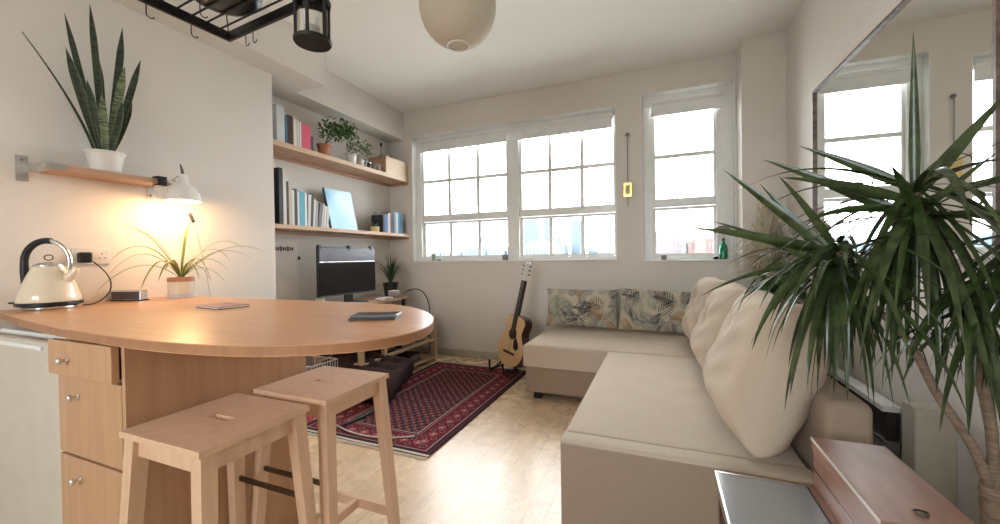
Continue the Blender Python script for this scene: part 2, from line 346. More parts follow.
# ---------------------------------------------------------------- outside
def building(name, x0, x1, y, d, z1, color, label, group, rows, cols, wcol, z0=-15):
    o = empty(name, ((x0 + x1) / 2, y, z0), label, 'building', group); L = (x1 - x0) / 2; H = z1 - z0
    g = MB(); g.box(-L, L, 0, d, 0, H); nx, nzr = cols, rows; n0 = len(g.bm.faces)
    for i in range(nx):
        for j in range(nzr):
            cx = -L + (i + .5) * 2 * L / nx; cz = (j + .5) * H / nzr; g.box(cx - .3 * 2 * L / nx, cx + .3 * 2 * L / nx, -.08, .05, cz - .3 * H / nzr, cz + .28 * H / nzr)
    g.bm.faces.ensure_lookup_table()
    for f_ in g.bm.faces[n0:]: f_.material_index = 1
    wo = g.build('facade', plain('facade_' + color[0], color[1]), o); wo.data.materials.append(plain('glazing_' + wcol[0], wcol[1], .3))
    MB().box(-L * .6, L * .6, d * .2, d * .8, H, H + (z1 + 15) * .03 + .2).build('roof_plant', plain('facade_' + color[0], color[1]), o)
    return o
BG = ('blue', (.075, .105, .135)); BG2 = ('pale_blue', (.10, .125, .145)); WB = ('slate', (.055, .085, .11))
gt = 'hazy office towers on the skyline'
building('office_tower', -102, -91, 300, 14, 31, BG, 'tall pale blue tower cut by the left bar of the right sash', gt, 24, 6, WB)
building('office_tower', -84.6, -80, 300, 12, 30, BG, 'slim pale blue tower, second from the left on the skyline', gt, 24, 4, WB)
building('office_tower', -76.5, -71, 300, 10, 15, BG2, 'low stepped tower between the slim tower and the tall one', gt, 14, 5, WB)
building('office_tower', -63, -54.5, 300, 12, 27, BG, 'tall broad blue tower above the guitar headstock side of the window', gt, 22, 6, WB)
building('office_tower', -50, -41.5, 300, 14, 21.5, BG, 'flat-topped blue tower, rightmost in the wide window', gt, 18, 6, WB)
building('apartment_block', -20.6, -16.4, 60, 8, 2.9, ('white', (.17, .175, .18)), 'low white block under the tall pale towers', None, 8, 7, WB)
gl = 'low hazy blocks along the horizon'
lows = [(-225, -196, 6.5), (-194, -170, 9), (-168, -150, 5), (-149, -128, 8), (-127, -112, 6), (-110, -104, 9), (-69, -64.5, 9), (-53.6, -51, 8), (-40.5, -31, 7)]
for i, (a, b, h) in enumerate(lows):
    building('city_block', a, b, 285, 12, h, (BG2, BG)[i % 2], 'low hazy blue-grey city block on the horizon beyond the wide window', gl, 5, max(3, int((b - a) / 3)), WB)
building('apartment_block', -1.3, 4.2, 90, 10, 6.1, ('mauve', (.125, .10, .105)), 'greyish pink flats at the left of the narrow window view', None, 12, 8, ('rose_grey', (.10, .09, .10)))
building('brick_building', 5.4, 11.4, 88, 10, 3.6, ('brick', (.15, .085, .075)), 'red brick mansion block seen low through the narrow window', None, 10, 9, ('rose_grey', (.10, .09, .10)))
gb = empty('brick_gable', (7.2, 84, -15), 'red stepped gable tower standing in front of the brick mansion block', 'building')
MB().box(-.9, .9, 0, 2, 0, 20.2).build('wall', M['facade_brick'], gb)
MB().taper((0, 1, 20.2), (0, 1, 21.6), 1.8, 2, .5, .5).build('roof', M['facade_brick'], gb)
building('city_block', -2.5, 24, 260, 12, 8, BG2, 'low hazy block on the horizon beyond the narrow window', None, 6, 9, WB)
M['ground'] = mat('city_ground', (.46, .46, .44), .9, scale=.05)
struct('ground_outside', MB().box(-900, 900, -900, 1500, -15.3, -15), M['ground'])
# bare tree outside the left sash
M['twig'] = mat('grey_twigs', (.16, .15, .145), .9)
tr = empty('bare_tree', (-5.9, 10, -15), 'bare winter tree with fine twigs outside the leftmost panes', 'tree')
tb = MB(); rt = random.Random(3)
def branch(p, d, L, r, dep):
    pts = [p]; q = Vector(p); dd = Vector(d).normalized()
    for i in range(4):
        dd = (dd + Vector((rt.uniform(-.15, .15), rt.uniform(-.15, .15), rt.uniform(-.05, .12)))).normalized(); q = q + dd * L / 4; pts.append(q.copy())
    tb.tube(pts, [r * (1 - .5 * i / 4) for i in range(5)], 5)
    if dep:
        for k in range(3 if dep > 1 else 4):
            a = pts[rt.choice((2, 3, 4))]; nd = dd + Vector((rt.uniform(-.8, .8), rt.uniform(-.8, .8), rt.uniform(-.1, .5)))
            branch(a, nd, L * rt.uniform(.55, .75), r * .5, dep - 1)
for k in range(5): branch(Vector((0, 0, 12.5 + k * .5)), (rt.uniform(-.5, .5), rt.uniform(-.5, .5), 1), 1.9, .035, 3)
tb.build('branches', M['twig'], tr)
MB().tube([(0, 0, 0), (.1, 0, 7), (0, 0, 12.6), (0, 0, 14.6)], [.22, .17, .11, .05], 10).build('trunk', M['twig'], tr)

# ---------------------------------------------------------------- worktop and units
def arc_outline():
    key = [(-1.40, 1.50), (-1.25, 1.498), (-1.12, 1.475), (-1.00, 1.425), (-.865, 1.33), (-.755, 1.21), (-.68, 1.08), (-.652, .97), (-.665, .88), (-.70, .81), (-.76, .755), (-.85, .70), (-.97, .655), (-1.12, .63), (-1.28, .618), (-1.41, .62)]
    out = [(-2.778, 1.50)]
    for i in range(len(key) - 1):
        p0, p1, p2, p3 = key[max(i - 1, 0)], key[i], key[i + 1], key[min(i + 2, len(key) - 1)]
        for k in range(4):
            t = k / 4; out.append(tuple(.5 * (2 * p1[c] + (p2[c] - p0[c]) * t + (2 * p0[c] - 5 * p1[c] + 4 * p2[c] - p3[c]) * t * t + (3 * p1[c] - p0[c] - 3 * p2[c] + p3[c]) * t ** 3) for c in (0, 1)))
    return out + [(-1.41, .62), (-1.80, .64), (-2.20, .69), (-2.60, .755), (-2.778, .775)]
ct = auto(MB().prism(arc_outline(), .912, .94, bev=.003).build('breakfast_bar_worktop', M['counter'])); tag(ct, 'long beech worktop with a rounded end, reaching from the wall over the drawers', 'worktop')
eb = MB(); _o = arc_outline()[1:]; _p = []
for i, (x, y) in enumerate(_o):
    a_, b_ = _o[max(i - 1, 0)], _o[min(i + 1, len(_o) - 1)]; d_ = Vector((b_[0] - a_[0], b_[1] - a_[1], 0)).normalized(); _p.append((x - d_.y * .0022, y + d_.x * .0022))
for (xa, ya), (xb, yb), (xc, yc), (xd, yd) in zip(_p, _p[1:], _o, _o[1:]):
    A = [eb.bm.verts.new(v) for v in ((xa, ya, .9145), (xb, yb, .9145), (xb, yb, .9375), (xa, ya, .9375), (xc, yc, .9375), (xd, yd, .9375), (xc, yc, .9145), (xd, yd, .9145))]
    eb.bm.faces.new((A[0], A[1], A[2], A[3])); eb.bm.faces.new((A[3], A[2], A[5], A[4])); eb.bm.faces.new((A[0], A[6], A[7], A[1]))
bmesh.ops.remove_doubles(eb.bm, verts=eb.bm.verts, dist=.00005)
auto(eb.build('shaded_edge', mat('beech_edge_shade', (.40, .20, .10), .45, var=(.34, .165, .08), scale=6, stretch=(6, 6, 1)), ct))  # shade on the worktop edge painted as a browner strip
fr = empty('fridge', (-2.2, .68, 0), 'white undercounter fridge under the left end of the worktop', 'fridge')
MB().box(-.33, .325, .045, .60, .02, .885, .006).build('body', M['white'], fr)
MB().box(-.33, .325, -.01, .042, .10, .875, .014).build('door', plain('fridge_enamel', (.60, .55, .46), .4), fr)
MB().box(-.25, .20, -.018, -.008, .845, .862, .004).build('handle', M['white'], fr)
MB().box(-.31, .30, .03, .05, .02, .09).build('kick_plate', M['heater'], fr)
dr = empty('drawer_unit', (-1.672, .655, 0), 'birch drawer unit with three drawers and small steel knobs beside the fridge', 'cabinet')
cab = MB(); cab.box(-.19, .185, .022, .64, .0, .908, .002); cab.build('carcass', M['birch'], dr)
def knob(par, x, z, y0):
    k = MB(True); k.lathe([(.011, 0), (.0095, .003), (.006, .006), (.006, .016), (.013, .022), (.0155, .028), (.012, .034), (0, .036)], 20, mtx=Matrix.Translation((x, y0, z)) @ Matrix.Rotation(PI / 2, 4, 'X') @ Matrix.Scale(.8, 4)); return k.build('knob', M['chrome'], par)
for z0, z1, yo, kz in ((.79, .905, -.022, .845), (.525, .785, 0, .722), (.02, .52, 0, .455)):
    d = MB().box(-.188, .183, yo, yo + .02, z0 + .002, z1 - .002, .002).build('drawer', M['birch'], dr); knob(d, -.062, kz, yo)
MB().box(-.17, .178, -.01, .03, .80, .88).build('drawer_box', M['darkwood'], dr)
MB().box(.1855, .203, .001, .64, 0, .909, .001).build('side_panel', M['birch'], dr)

# ---------------------------------------------------------------- bar stools
def make_stool():
    r = empty('bar_stool', (0, 0, 0), 'x', 'stool', 'pale wooden bar stools at the worktop'); H = .67
    W, D = .178, .168                           # half sizes of the seat
    s = MB(); xs = [-W, -.045, .045, W]; ys = [-D, -.013, .013, D]
    for zz in (H - .018, H):
        pass
    V = {}
    for zi, zz in enumerate((H - .018, H)):
        for i, x in enumerate(xs):
            for j, y in enumerate(ys): V[i, j, zi] = s.bm.verts.new((x, y, zz))
    for i in range(3):
        for j in range(3):
            if (i, j) == (1, 1): continue
            s.bm.faces.new([V[i, j, 1], V[i + 1, j, 1], V[i + 1, j + 1, 1], V[i, j + 1, 1]]); s.bm.faces.new([V[i, j, 0], V[i, j + 1, 0], V[i + 1, j + 1, 0], V[i + 1, j, 0]])
    ring = [(0, 0), (1, 0), (2, 0), (3, 0), (3, 1), (3, 2), (3, 3), (2, 3), (1, 3), (0, 3), (0, 2), (0, 1)]
    for a, b in zip(ring, ring[1:] + ring[:1]): s.bm.faces.new([V[a + (0,)], V[b + (0,)], V[b + (1,)], V[a + (1,)]])
    hole = [(1, 1), (2, 1), (2, 2), (1, 2)]
    for a, b in zip(hole, hole[1:] + hole[:1]): s.bm.faces.new([V[a + (0,)], V[a + (1,)], V[b + (1,)], V[b + (0,)]])
    s.build('seat', M['stool'], r)
    top = H - .018; X, Y = .148, .138; bx, by = .192, .172
    for sx in (-1, 1):
        for sy in (-1, 1):
            MB().taper((sx * X, sy * Y, top), (sx * bx, sy * by, 0), .042, .042, .034, .034).build('leg', M['stool'], r)
    for sy in (-1, 1): MB().box(-X, X, sy * Y - .009, sy * Y + .009, top - .055, top).build('apron', M['stool'], r)
    for sx in (-1, 1): MB().box(sx * X - .009, sx * X + .009, -Y, Y, top - .055, top).build('apron', M['stool'], r)
    k = .86; zs = top * (1 - k)
    px, py = X + (bx - X) * k, Y + (by - Y) * k
    for sy in (-1, 1): MB().box(-px, px, sy * py - .009, sy * py + .009, zs - .02, zs + .02).build('stretcher', M['stool'], r)
    MB().box(-.011, .011, -py + .009, py - .009, zs - .018, zs + .018).build('stretcher', M['stool'], r)
    k = .43; zf = top * (1 - k); px, py = X + (bx - X) * k, Y + (by - Y) * k
    for sx in (1,):
        pass
    MB().box(-px, px, py - .004, py + .004, zf - .008, zf + .008).build('foot_bar', M['darksteel'], r)
    MB().box(-px + .02, px - .02, Y + (by - Y) * .86 - .012, Y + (by - Y) * .86 + .012, zs + .0205, zs + .024).build('footrest_strip', M['chrome'], r)
    return r
st = make_stool(); st.location = (-1.252, .79, 0); st['label'] = 'pale wooden bar stool nearest the viewer, in front of the drawers'
s2 = copy_tree(st); s2.location = (-1.232, 1.175, 0); s2.rotation_euler.z = PI; s2['label'] = 'pale wooden bar stool second along the worktop, nearer the rug'

# ---------------------------------------------------------------- things on the worktop
ZT = .94
k = empty('kettle', (-2.61, .90, ZT), 'cream cone-shaped electric kettle with black arched handle on its base', 'kettle')
auto(MB().lathe([(.085, 0), (.088, .006), (.088, .014), (.08, .016)], 40).build('base', M['chrome'], k))
auto(MB().lathe([(.10, .018), (.108, .022), (.108, .034), (.10, .036)], 40).build('skirt', M['black'], k))
auto(MB().lathe([(.104, .036), (.106, .044), (.098, .075), (.085, .115), (.070, .155), (.056, .188), (.05, .196)], 48).build('body', M['cream'], k))
auto(MB().lathe([(.05, .196), (.048, .204), (.034, .212), (.016, .217), (0, .218)], 32).build('lid', M['chrome'], k))
auto(MB().tube([(.0, 0 + .024 * math.cos(t) * 0, .238) if 0 else (.022 * math.cos(t) * .8, -.0, .237 + .012 * math.sin(t)) for t in (2 * PI * i / 16 for i in range(16))], .0028, 6, closed=True).build('lid_ring', M['darksteel'], k))
hp = [(-.098, 0, .075), (-.096, 0, .13), (-.096, 0, .17)]
for i in range(0, 17):
    t = PI * (1.0 - i / 16 * 1.12); hp.append((-.006 + .090 * math.cos(t), 0, .215 + .100 * math.sin(t)))
hh = MB(); hh.tube(hp[:12], [.009, .013, .015] + [.014] * 9, 12); auto(hh.build('handle_grip', M['black'], k))
auto(MB().tube(hp[11:], .0095, 12).build('handle_arm', M['chrome'], k))
auto(MB().tube([(.068, 0, .135), (.098, 0, .165), (.108, 0, .185)], [.022, .016, .011], 14).build('spout', M['cream'], k))
MB().box(-.155, -.10, -.012, .012, .028, .036, .003).build('switch_lever', M['black'], k)
k.rotation_euler.z = .55
auto(MB().tube(bez((.09, .05, .010), (.135, .085, .0), (.14, .14, .06), 5) + bez((.14, .14, .06), (.14, .19, .13), (.02, .213, .215), 6)[1:], .003, 6).build('cord', M['black'], k))
# wall socket
so = empty('wall_socket', (XN, 1.115, 1.185), 'white double wall socket on the wall behind the kettle', 'socket')
MB().box(.0, .009, -.075, .075, -.043, .043, .003).build('face_plate', M['pot'], so)
for yy in (-.035, .040):
    pins = MB()
    for dy, dz in ((0, .014), (-.012, -.010), (.012, -.010)): pins.box(.009, .0097, yy + dy - .003, yy + dy + .003, dz - .004, dz + .004)
    pins.build('pin_holes', M['heater'], so); MB().box(.009, .0115, yy + .018, yy + .026, .016, .03).build('rocker_switch', M['pot'], so)
pl = MB().box(.0105, .05, -.062, -.012, -.035, .02, .008).build('black_plug', M['black'], None); pl.location = (XN, 1.115, 1.185); pl.name = 'power_plug'; tag(pl, 'black plug pushed into the left half of the wall socket', 'plug')
# alarm clock / small radio
ck = empty('digital_clock', (-2.70, 1.235, ZT), 'small flat grey digital clock lying left of the spider plant', 'clock', rz=.35)
MB().box(-.085, .085, -.022, .022, 0, .058, .006).build('case', M['chrome'], ck)
MB().box(-.078, .078, -.0245, -.0215, .008, .05, .001).build('display', M['greyglass'], ck)
MB().box(-.088, .088, -.026, .026, 0.0, .004).build('foot', M['black'], ck)
# spider plant
sp = empty('potted_spider_plant', (-2.585, 1.425, ZT), 'pale spider plant with arching leaves in a cream pot with a red rim', 'plant')
auto(MB().lathe([(.048, 0), (.05, .004), (.053, .03), (.053, .085), (.049, .085), (.046, .075), (0, .075)], 36).build('pot', M['cream'], sp))
auto(MB().lathe([(.0555, .082), (.056, .10), (.053, .104), (.05, .10), (.05, .082)], 36).build('pot_rim', M['terracotta'], sp))
auto(MB().lathe([(.055, .0), (.0565, .001), (.0565, .024), (.055, .024)], 36).build('pot_base', plain('pale_glaze', (.60, .55, .48), .3), sp))
MB().lathe([(.049, .09), (.0, .093)], 20).build('soil', M['soil'], sp)
lf = MB(True); rs_ = random.Random(5)
spots = [(-.10, -.34, .22, .02), (-.05, -.42, .15, -.06), (-.12, -.26, .30, .20), (-.02, -.30, .24, .26), (-.08, .10, .24, .30), (.10, .36, .26, .16), (.14, .50, .22, .14), (.20, .20, .16, .03), (.16, .10, .18, .0), (.10, -.26, .18, -.04), (.08, -.16, .14, .0), (.02, .30, .22, .10), (.18, .02, .14, .0), (.12, -.14, .14, .05), (.30, .30, .20, .10), (.02, -.36, .24, .10), (.05, .16, .12, -.02), (.12, .22, .10, -.03)]
for dx, dy, hz, ez in spots:
    dx, dy = dx * .85, dy * .78
    ln = bez((0, 0, .09), (dx * .38, dy * .5, .12 + hz * 1.0), (dx * .78, dy, .09 + ez), 12); ws = [.006 + .009 * math.sin(PI * min(1, .15 + i / 12 * .9)) for i in range(13)]; ws[-1] = .001
    lf.ribbon(ln, ws, .18, side=Vector((dy, -dx, 0)).normalized())
lf.build('leaves', M['spider'], sp); sp.scale = (1.15, 1.15, 1.15)
# notebook & stack of phones
nb = empty('notebook', (-1.84, 1.18, ZT), 'slim dark red notebook lying on the middle of the worktop', 'notebook', rz=-.15)
MB().box(-.10, .10, -.065, .065, 0, .003, .001).build('back_cover', M['darkwood'], nb); MB().box(-.096, .098, -.061, .061, .003, .009).build('pages', M['pages'], nb); MB().box(-.10, .10, -.065, .065, .009, .012, .001).build('front_cover', plain('plum_cover', (.42, .20, .17), .35), nb)
tb_ = empty('tablet_computer', (-.93, 1.12, ZT), 'dark tablet in a slim case near the rounded end of the worktop', 'tablet', rz=.42)
MB().box(-.10, .095, -.055, .055, 0, .006, .002).build('case', M['black'], tb_); MB().box(-.095, .10, -.052, .052, .0065, .014, .003).build('body', M['greyglass'], tb_); MB().box(-.09, .094, -.046, .046, .0142, .0148).build('screen', M['screen'], tb_); tb_.scale = (.82, .82, 1.15)

# ---------------------------------------------------------------- small wall shelf, snake plant and clip lamp
ws_ = empty('wall_shelf', (XN, 1.15, 1.59), 'short wooden wall shelf on steel brackets above the kettle', 'shelf')
MB().box(.002, .17, -.24, .25, 0, .028, .002).build('board', M['shelf'], ws_)
for yy in (-.272, .232):
    b = MB()
    if yy < 0: b.box(0.001, .004, -.02 + yy, .02 + yy, -.05, .07); b.box(.0042, .172, yy + .02, yy + .044, -.0032, -.0005); b.box(.0042, .1702, yy + .020, yy + .0305, 0, .031); b.box(.1705, .1745, yy + .020, yy + .085, -.003, .030)
    else: b.box(.001, .004, yy - .018, yy + .018, -.075, -.002); b.box(.001, .12, yy - .015, yy + .015, -.004, -.0005)
    b.build('bracket', M['chrome'], ws_)
    sc = MB(); sc.tube([(.004, yy if yy > 0 else yy, -.05 if yy > 0 else .05), (.0065, yy, -.05 if yy > 0 else .05)], .006, 10); sc.build('screw', M['heater'], ws_)
sn = empty('potted_snake_plant', (-2.69, 1.145, 1.618), 'tall snake plant in a ribbed white pot on the wall shelf', 'plant')
prof = [(.052, 0), (.056, .004)]
for i in range(14): prof.append((.058 + .016 * i / 13 + .0016 * (i % 2), .008 + .088 * i / 13))
prof += [(.079, .10), (.079, .108), (.072, .108), (.068, .095), (0, .095)]
auto(MB().lathe(prof, 40).build('pot', M['pot'], sn), 60)
MB().lathe([(.071, .096), (0, .098)], 20).build('soil', M['soil'], sn)
lf = MB(True); l2 = MB(True)
# tip offsets (dy along wall, z above pot base, x from wall side), widths
for (y1, z1, x1, wd, bend, thin) in ((-.275, .60, -.02, .014, .05, 1), (-.14, .76, .0, .040, -.03, 0), (-.15, .58, .03, .055, -.04, 0), (-.045, .86, .0, .045, .0, 0), (.10, .82, -.03, .052, .04, 0), (.155, .66, .02, .048, .03, 0), (-.03, .40, .05, .05, 0, 2), (.07, .58, .05, .055, .0, 2), (.05, .38, .06, .05, .02, 0), (.13, .42, -.02, .045, .04, 0), (-.08, .45, .04, .05, -.02, 0), (.0, .62, -.04, .05, .0, 0)):
    ln = bez((x1 * .2, y1 * .12, .09), (x1 * .6, y1 * .45 + bend * .5, z1 * .55), (x1, y1, z1), 14)
    ws = [wd * .66 * (.55 + .45 * math.sin(PI * min(1, .1 + .75 * i / 14))) * (1 if i < 11 else (1 - ((i - 11) / 3) ** 1.5 * .98)) for i in range(15)]
    if thin == 1: ws = [.016 * (1 - i / 15 * .8) for i in range(15)]
    (l2 if thin == 2 else lf).ribbon(ln, ws, .16, side=(.25, 1, 0))
lf.build('leaves', M['snake'], sn); l2.build('mottled_leaves', M['snakefree'], sn)
# clip lamp
cl = empty('clip_lamp', (-2.61, 1.36, 1.60), 'small white clip-on spotlight glowing warmly at the right end of the wall shelf', 'lamp')
c_ = MB(); c_.box(-.035, .02, -.035, .012, .022, .030, .002); c_.box(-.035, .02, -.035, .012, -.022, -.014, .002); c_.box(.008, .02, -.03, .01, -.02, .028, .002); auto(c_.build('clamp', M['black'], cl))
auto(MB().tube([(.012, .012, .006), (.012, .04, .012), (.0, .062, .02)], .007, 10).build('arm', M['chrome'], cl))
auto(MB().tube([(.03, .03, .01), (.045, .03, .02), (.05, .05, .04)], .004, 8).build('screw_handle', M['chrome'], cl))
LM = Matrix.Translation((.02, .09, -.004)) @ Matrix.Scale(1.3, 4)
lp = MB(True); lp.lathe([(.0, .052), (.014, .050), (.020, .040), (.020, .012), (.026, .004), (.048, -.012), (.060, -.035), (.066, -.066), (.068, -.072), (.066, -.072), (.062, -.060), (.056, -.036), (.044, -.014), (.022, .0), (0, .0)], 40, mtx=LM); auto(lp.build('lamp_shade', M['lampwhite'], cl), 50)
auto(MB().tube([(.02, .09, .055), (.02, .087, .085), (.012, .083, .118)], [.009, .007, .004], 8).build('swivel', M['darksteel'], cl))
bulb = MB(True); bulb.lathe([(0, -.068), (.014, -.066), (.024, -.054), (.026, -.042), (.018, -.022), (.012, -.01), (.012, 0)], 24, mtx=LM)
M['bulb'] = mat('warm_bulb', (1, .8, .5), .5, emis=((1, .72, .40), 9)); bulb.build('bulb', M['bulb'], cl)
ld = bpy.data.lights.new('clip_lamp_light', 'POINT'); ld.energy = 2.9; ld.color = (1, .58, .26); ld.shadow_soft_size = .025
lo = bpy.data.objects.new('clip_lamp_light', ld); COL.objects.link(lo); lo.location = (-2.585, 1.45, 1.495)
cd = empty('lamp_cord', (-2.60, 1.49, 0.94), 'thin pale cord with black inline switch hanging from the clip lamp', 'cord')
auto(MB().tube([(.01, .0, .62), (.03, -.02, .52), (.055, -.03, .47), (.11, -.03, .38), (.20, -.04, .16), (.235, -.04, .003)], .0022, 6).build('cable', plain('pale_cord', (.55, .50, .42)), cd))
MB().tube([(.045, -.026, .49), (.08, -.030, .44)], .009, 10).build('inline_switch', M['black'], cd)

# ---------------------------------------------------------------- hanging pot rack, pan, lantern
rk = empty('hanging_pot_rack', (-1.29, .72, 2.0), 'black iron pot rack with rails and hooks hanging from the ceiling', 'rack', rz=-.08)
X0, X1, Y0, Y1 = -.28, .175, -.30, .30
fb = MB()
for a in ((X0, X0 + .012, Y0, Y1), (X1 - .012, X1, Y0, Y1), (X0, X1, Y0, Y0 + .012), (X0, X1, Y1 - .012, Y1)): fb.box(a[0], a[1], a[2], a[3], 0, .035, .002)
fb.build('frame', M['black_metal'], rk)
for i in range(1, 13):
    y = Y0 + (Y1 - Y0) * i / 13; MB().tube([(X0, y, .024), (X1, y, .024)], .0035, 6).build('bar', M['black_metal'], rk)
for x, y in ((X0 + .01, Y0 + .01), (X1 - .01, Y0 + .01), (X0 + .01, Y1 - .01), (X1 - .01, Y1 - .01)):
    MB().tube([(x, y, .03), (x * .35, y * .35, ZC - 2.0 - .005)], .0025, 6).build('chain', M['black_metal'], rk)
hookspots = [(X0, .04, 'y'), (X0, .17, 'y'), (X0 + .095, Y1, 'x'), (X0 + .14, Y1, 'x'), (.12, Y1, 'x'), (X0 + .16, .12, 'b'), (X0, -.16, 'y')]
for i, (x, y, kd) in enumerate(hookspots):
    z0 = 0.0; h = MB(); pts = []
    yo = .0
    for t in range(0, 9):
        a = PI + PI * t / 8 * .95; pts.append((.0, .011 + .011 * math.cos(a), -.026 + .011 * math.sin(a)))
    pts = [(0, 0, .036), (0, 0, -.012)] + pts
    if kd == 'x': pts = [(-p[1] * -1, 0, p[2]) for p in pts]; base = (x, y + .004, 0)
    else: base = (x - .004, y, 0)
    h.tube([(base[0] + p[0], base[1] + p[1], base[2] + p[2]) for p in pts], .0018, 5); h.build('hook', M['black_metal'], rk)
pn = empty('saucepan', (-1.37, .90, 2.0285), 'black pan lying on the bars of the hanging pot rack', 'pan')
auto(MB().lathe([(0, 0), (.055, 0), (.075, .006), (.092, .022), (.098, .045), (.10, .07), (.096, .07), (.09, .03), (.07, .01), (0, .008)], 40).build('pan_body', M['black'], pn))
MB().tube([(.0, -.098, .06), (0, -.14, .07), (0, -.24, .085)], [.008, .010, .011], 8).build('handle', M['black'], pn); pn.scale = (1.25, 1.25, 1.25)
ln_ = empty('lantern', (-1.045, .975, 1.855), 'black metal candle lantern with glass sides hanging from the pot rack corner', 'lantern')
auto(MB().lathe([(0, 0), (.050, 0), (.052, .004), (.052, .010), (.046, .014), (0, .014)], 32).build('base_plate', M['black_metal'], ln_))
auto(MB().lathe([(.042, .014), (.042, .11)], 32).build('glass', M['glass'], ln_))
for i in range(6):
    a = 2 * PI * i / 6; MB().tube([(.045 * math.cos(a), .045 * math.sin(a), .010), (.045 * math.cos(a), .045 * math.sin(a), .115)], .005, 6).build('post', M['black_metal'], ln_)
auto(MB().lathe([(.050, .110), (.052, .122), (.040, .135), (.018, .150), (.008, .156), (0, .156)], 32).build('cap', M['black_metal'], ln_))
auto(MB().lathe([(0, .0145), (.014, .0145), (.014, .045), (0, .045)], 20).build('candle', M['pot'], ln_))
MB().tube([(0, 0, .15), (-.02, 0, .17), (-.06, 0, .178)], .002, 6).build('hanger', M['black_metal'], ln_); ln_.scale = (1.12, 1.12, 1.12)
# paper pendant
pd = empty('paper_pendant_lamp', (-1.0, 1.91, 2.505), 'round off-white rice paper ceiling lamp shade', 'lamp')
pr = []
for i in range(0, 61):
    t = -PI / 2 * .82 + PI * .91 * i / 60 * 1.0; r = .205 * math.cos(t); pr.append((max(.03, r) + .0016 * (i % 2), .215 * math.sin(t)))
auto(MB().lathe(pr, 56).build('paper_shade', M['paper'], pd), 80)
auto(MB().tube([(.058 * math.cos(t), .058 * math.sin(t), -.212) for t in (2 * PI * i / 28 for i in range(28))], .004, 6, closed=True).build('wire_ring', M['white'], pd))
MB().tube([(0, 0, -.12), (0, 0, .42)], .003, 6).build('cord', M['white'], pd)
auto(MB().lathe([(0, -.20), (.02, -.196), (.03, -.17), (.024, -.14), (.014, -.12), (0, -.12)], 20).build('bulb', M['pot'], pd))

# ---------------------------------------------------------------- alcove shelves
def shelf(z, label, t=.03):
    o = empty('alcove_shelf', (XA, 3.12, z), label, 'shelf', None)
    MB().box(.001, .285, -.925, .925, -t, 0, .002).build('board', M['shelf'], o)
    MB().box(.286, .290, -.925, .925, -t - .002, .001, .0005).build('edging', M['pine'], o)
    bb = MB(); bb.box(.001, .02, -.92, .92, -t - .03, -t - .001); bb.build('wall_batten', M['shelf'], o)
    MB().box(.0205, .28, .895, .925, -t - .03, -t - .001).build('end_batten', M['shelf'], o)
shelf(2.11, 'upper oak shelf in the alcove, carrying plants and a wooden crate', .04)
shelf(1.44, 'lower oak shelf in the alcove, carrying books and a blue picture', .03)
def book(y, th, h, d, color, label, z, lean=0, group=None, x=-2.852, nm=None):
    b = empty('book', (x, y, z), label, 'book', group); c = plain('cover_' + nm if nm else 'cover_%02x%02x%02x' % tuple(int(v * 255) for v in color), color, .5)
    m = MB(); m.box(-d, 0, 0, .003, 0, h); m.box(-d, 0, th - .003, th, 0, h); m.box(-.003, 0.0005, 0, th, 0, h, .0008); m.build('cover', c, b)
    MB().box(-d + .004, -.0032, .0032, th - .0032, .003, h - .004).build('pages', M['pages'], b)
    if lean: b.rotation_euler.x = -lean
    return b
g1 = 'books at the left end of the lower alcove shelf'; Z1 = 1.4405; Z2 = 2.1105
bk = [(2.290, .036, .46, (.012, .012, .014), 'very tall black book at the left end of the lower shelf'),
      (2.328, .030, .45, (.72, .68, .60), 'very tall cream book right beside the tall black one'),
      (2.360, .020, .36, (.03, .03, .035), 'tall slim black book, third from the left on the lower shelf'),
      (2.382, .028, .32, (.60, .52, .38), 'tan book between two slim black books'),
      (2.412, .022, .30, (.75, .72, .66), 'off-white book left of the dark one beside the blue book'),
      (2.436, .026, .31, (.03, .04, .03), 'dark green-black book just left of a white and a blue book'),
      (2.464, .018, .29, (.80, .80, .78), 'white slim book touching the blue book on its left'),
      (2.484, .052, .295, (.10, .42, .55), 'bright blue book in the middle of the left book row'),
      (2.538, .022, .29, (.78, .80, .80), 'white slim book touching the blue book on its right'),
      (2.562, .034, .285, (.58, .56, .52), 'light grey book two places right of the blue book'),
      (2.598, .022, .30, (.045, .04, .04), 'charcoal book with thin spine, right of the light grey book'),
      (2.624, .024, .25, (.70, .68, .64), 'pale book leaning right of the charcoal book'),
      (2.652, .022, .235, (.38, .37, .35), 'mid grey book leaning in the right half of the row'),
      (2.678, .030, .23, (.16, .15, .14), 'dark grey paperback in the right half of the row'),
      (2.712, .024, .22, (.62, .61, .58), 'pale grey paperback, third from the right of the row'),
      (2.740, .022, .205, (.76, .74, .70), 'white paperback, second from the right of the left row'),
      (2.768, .026, .20, (.70, .67, .62), 'cream paperback at the right end of the left row')]
for i, (y, th, h, c, lb) in enumerate(bk): book(y, th, h, .19 if h < .3 else .21, c, lb, Z1, (.0 if i < 9 else .06 if i < 13 else .13), g1)
g2 = 'books at the right end of the lower alcove shelf'
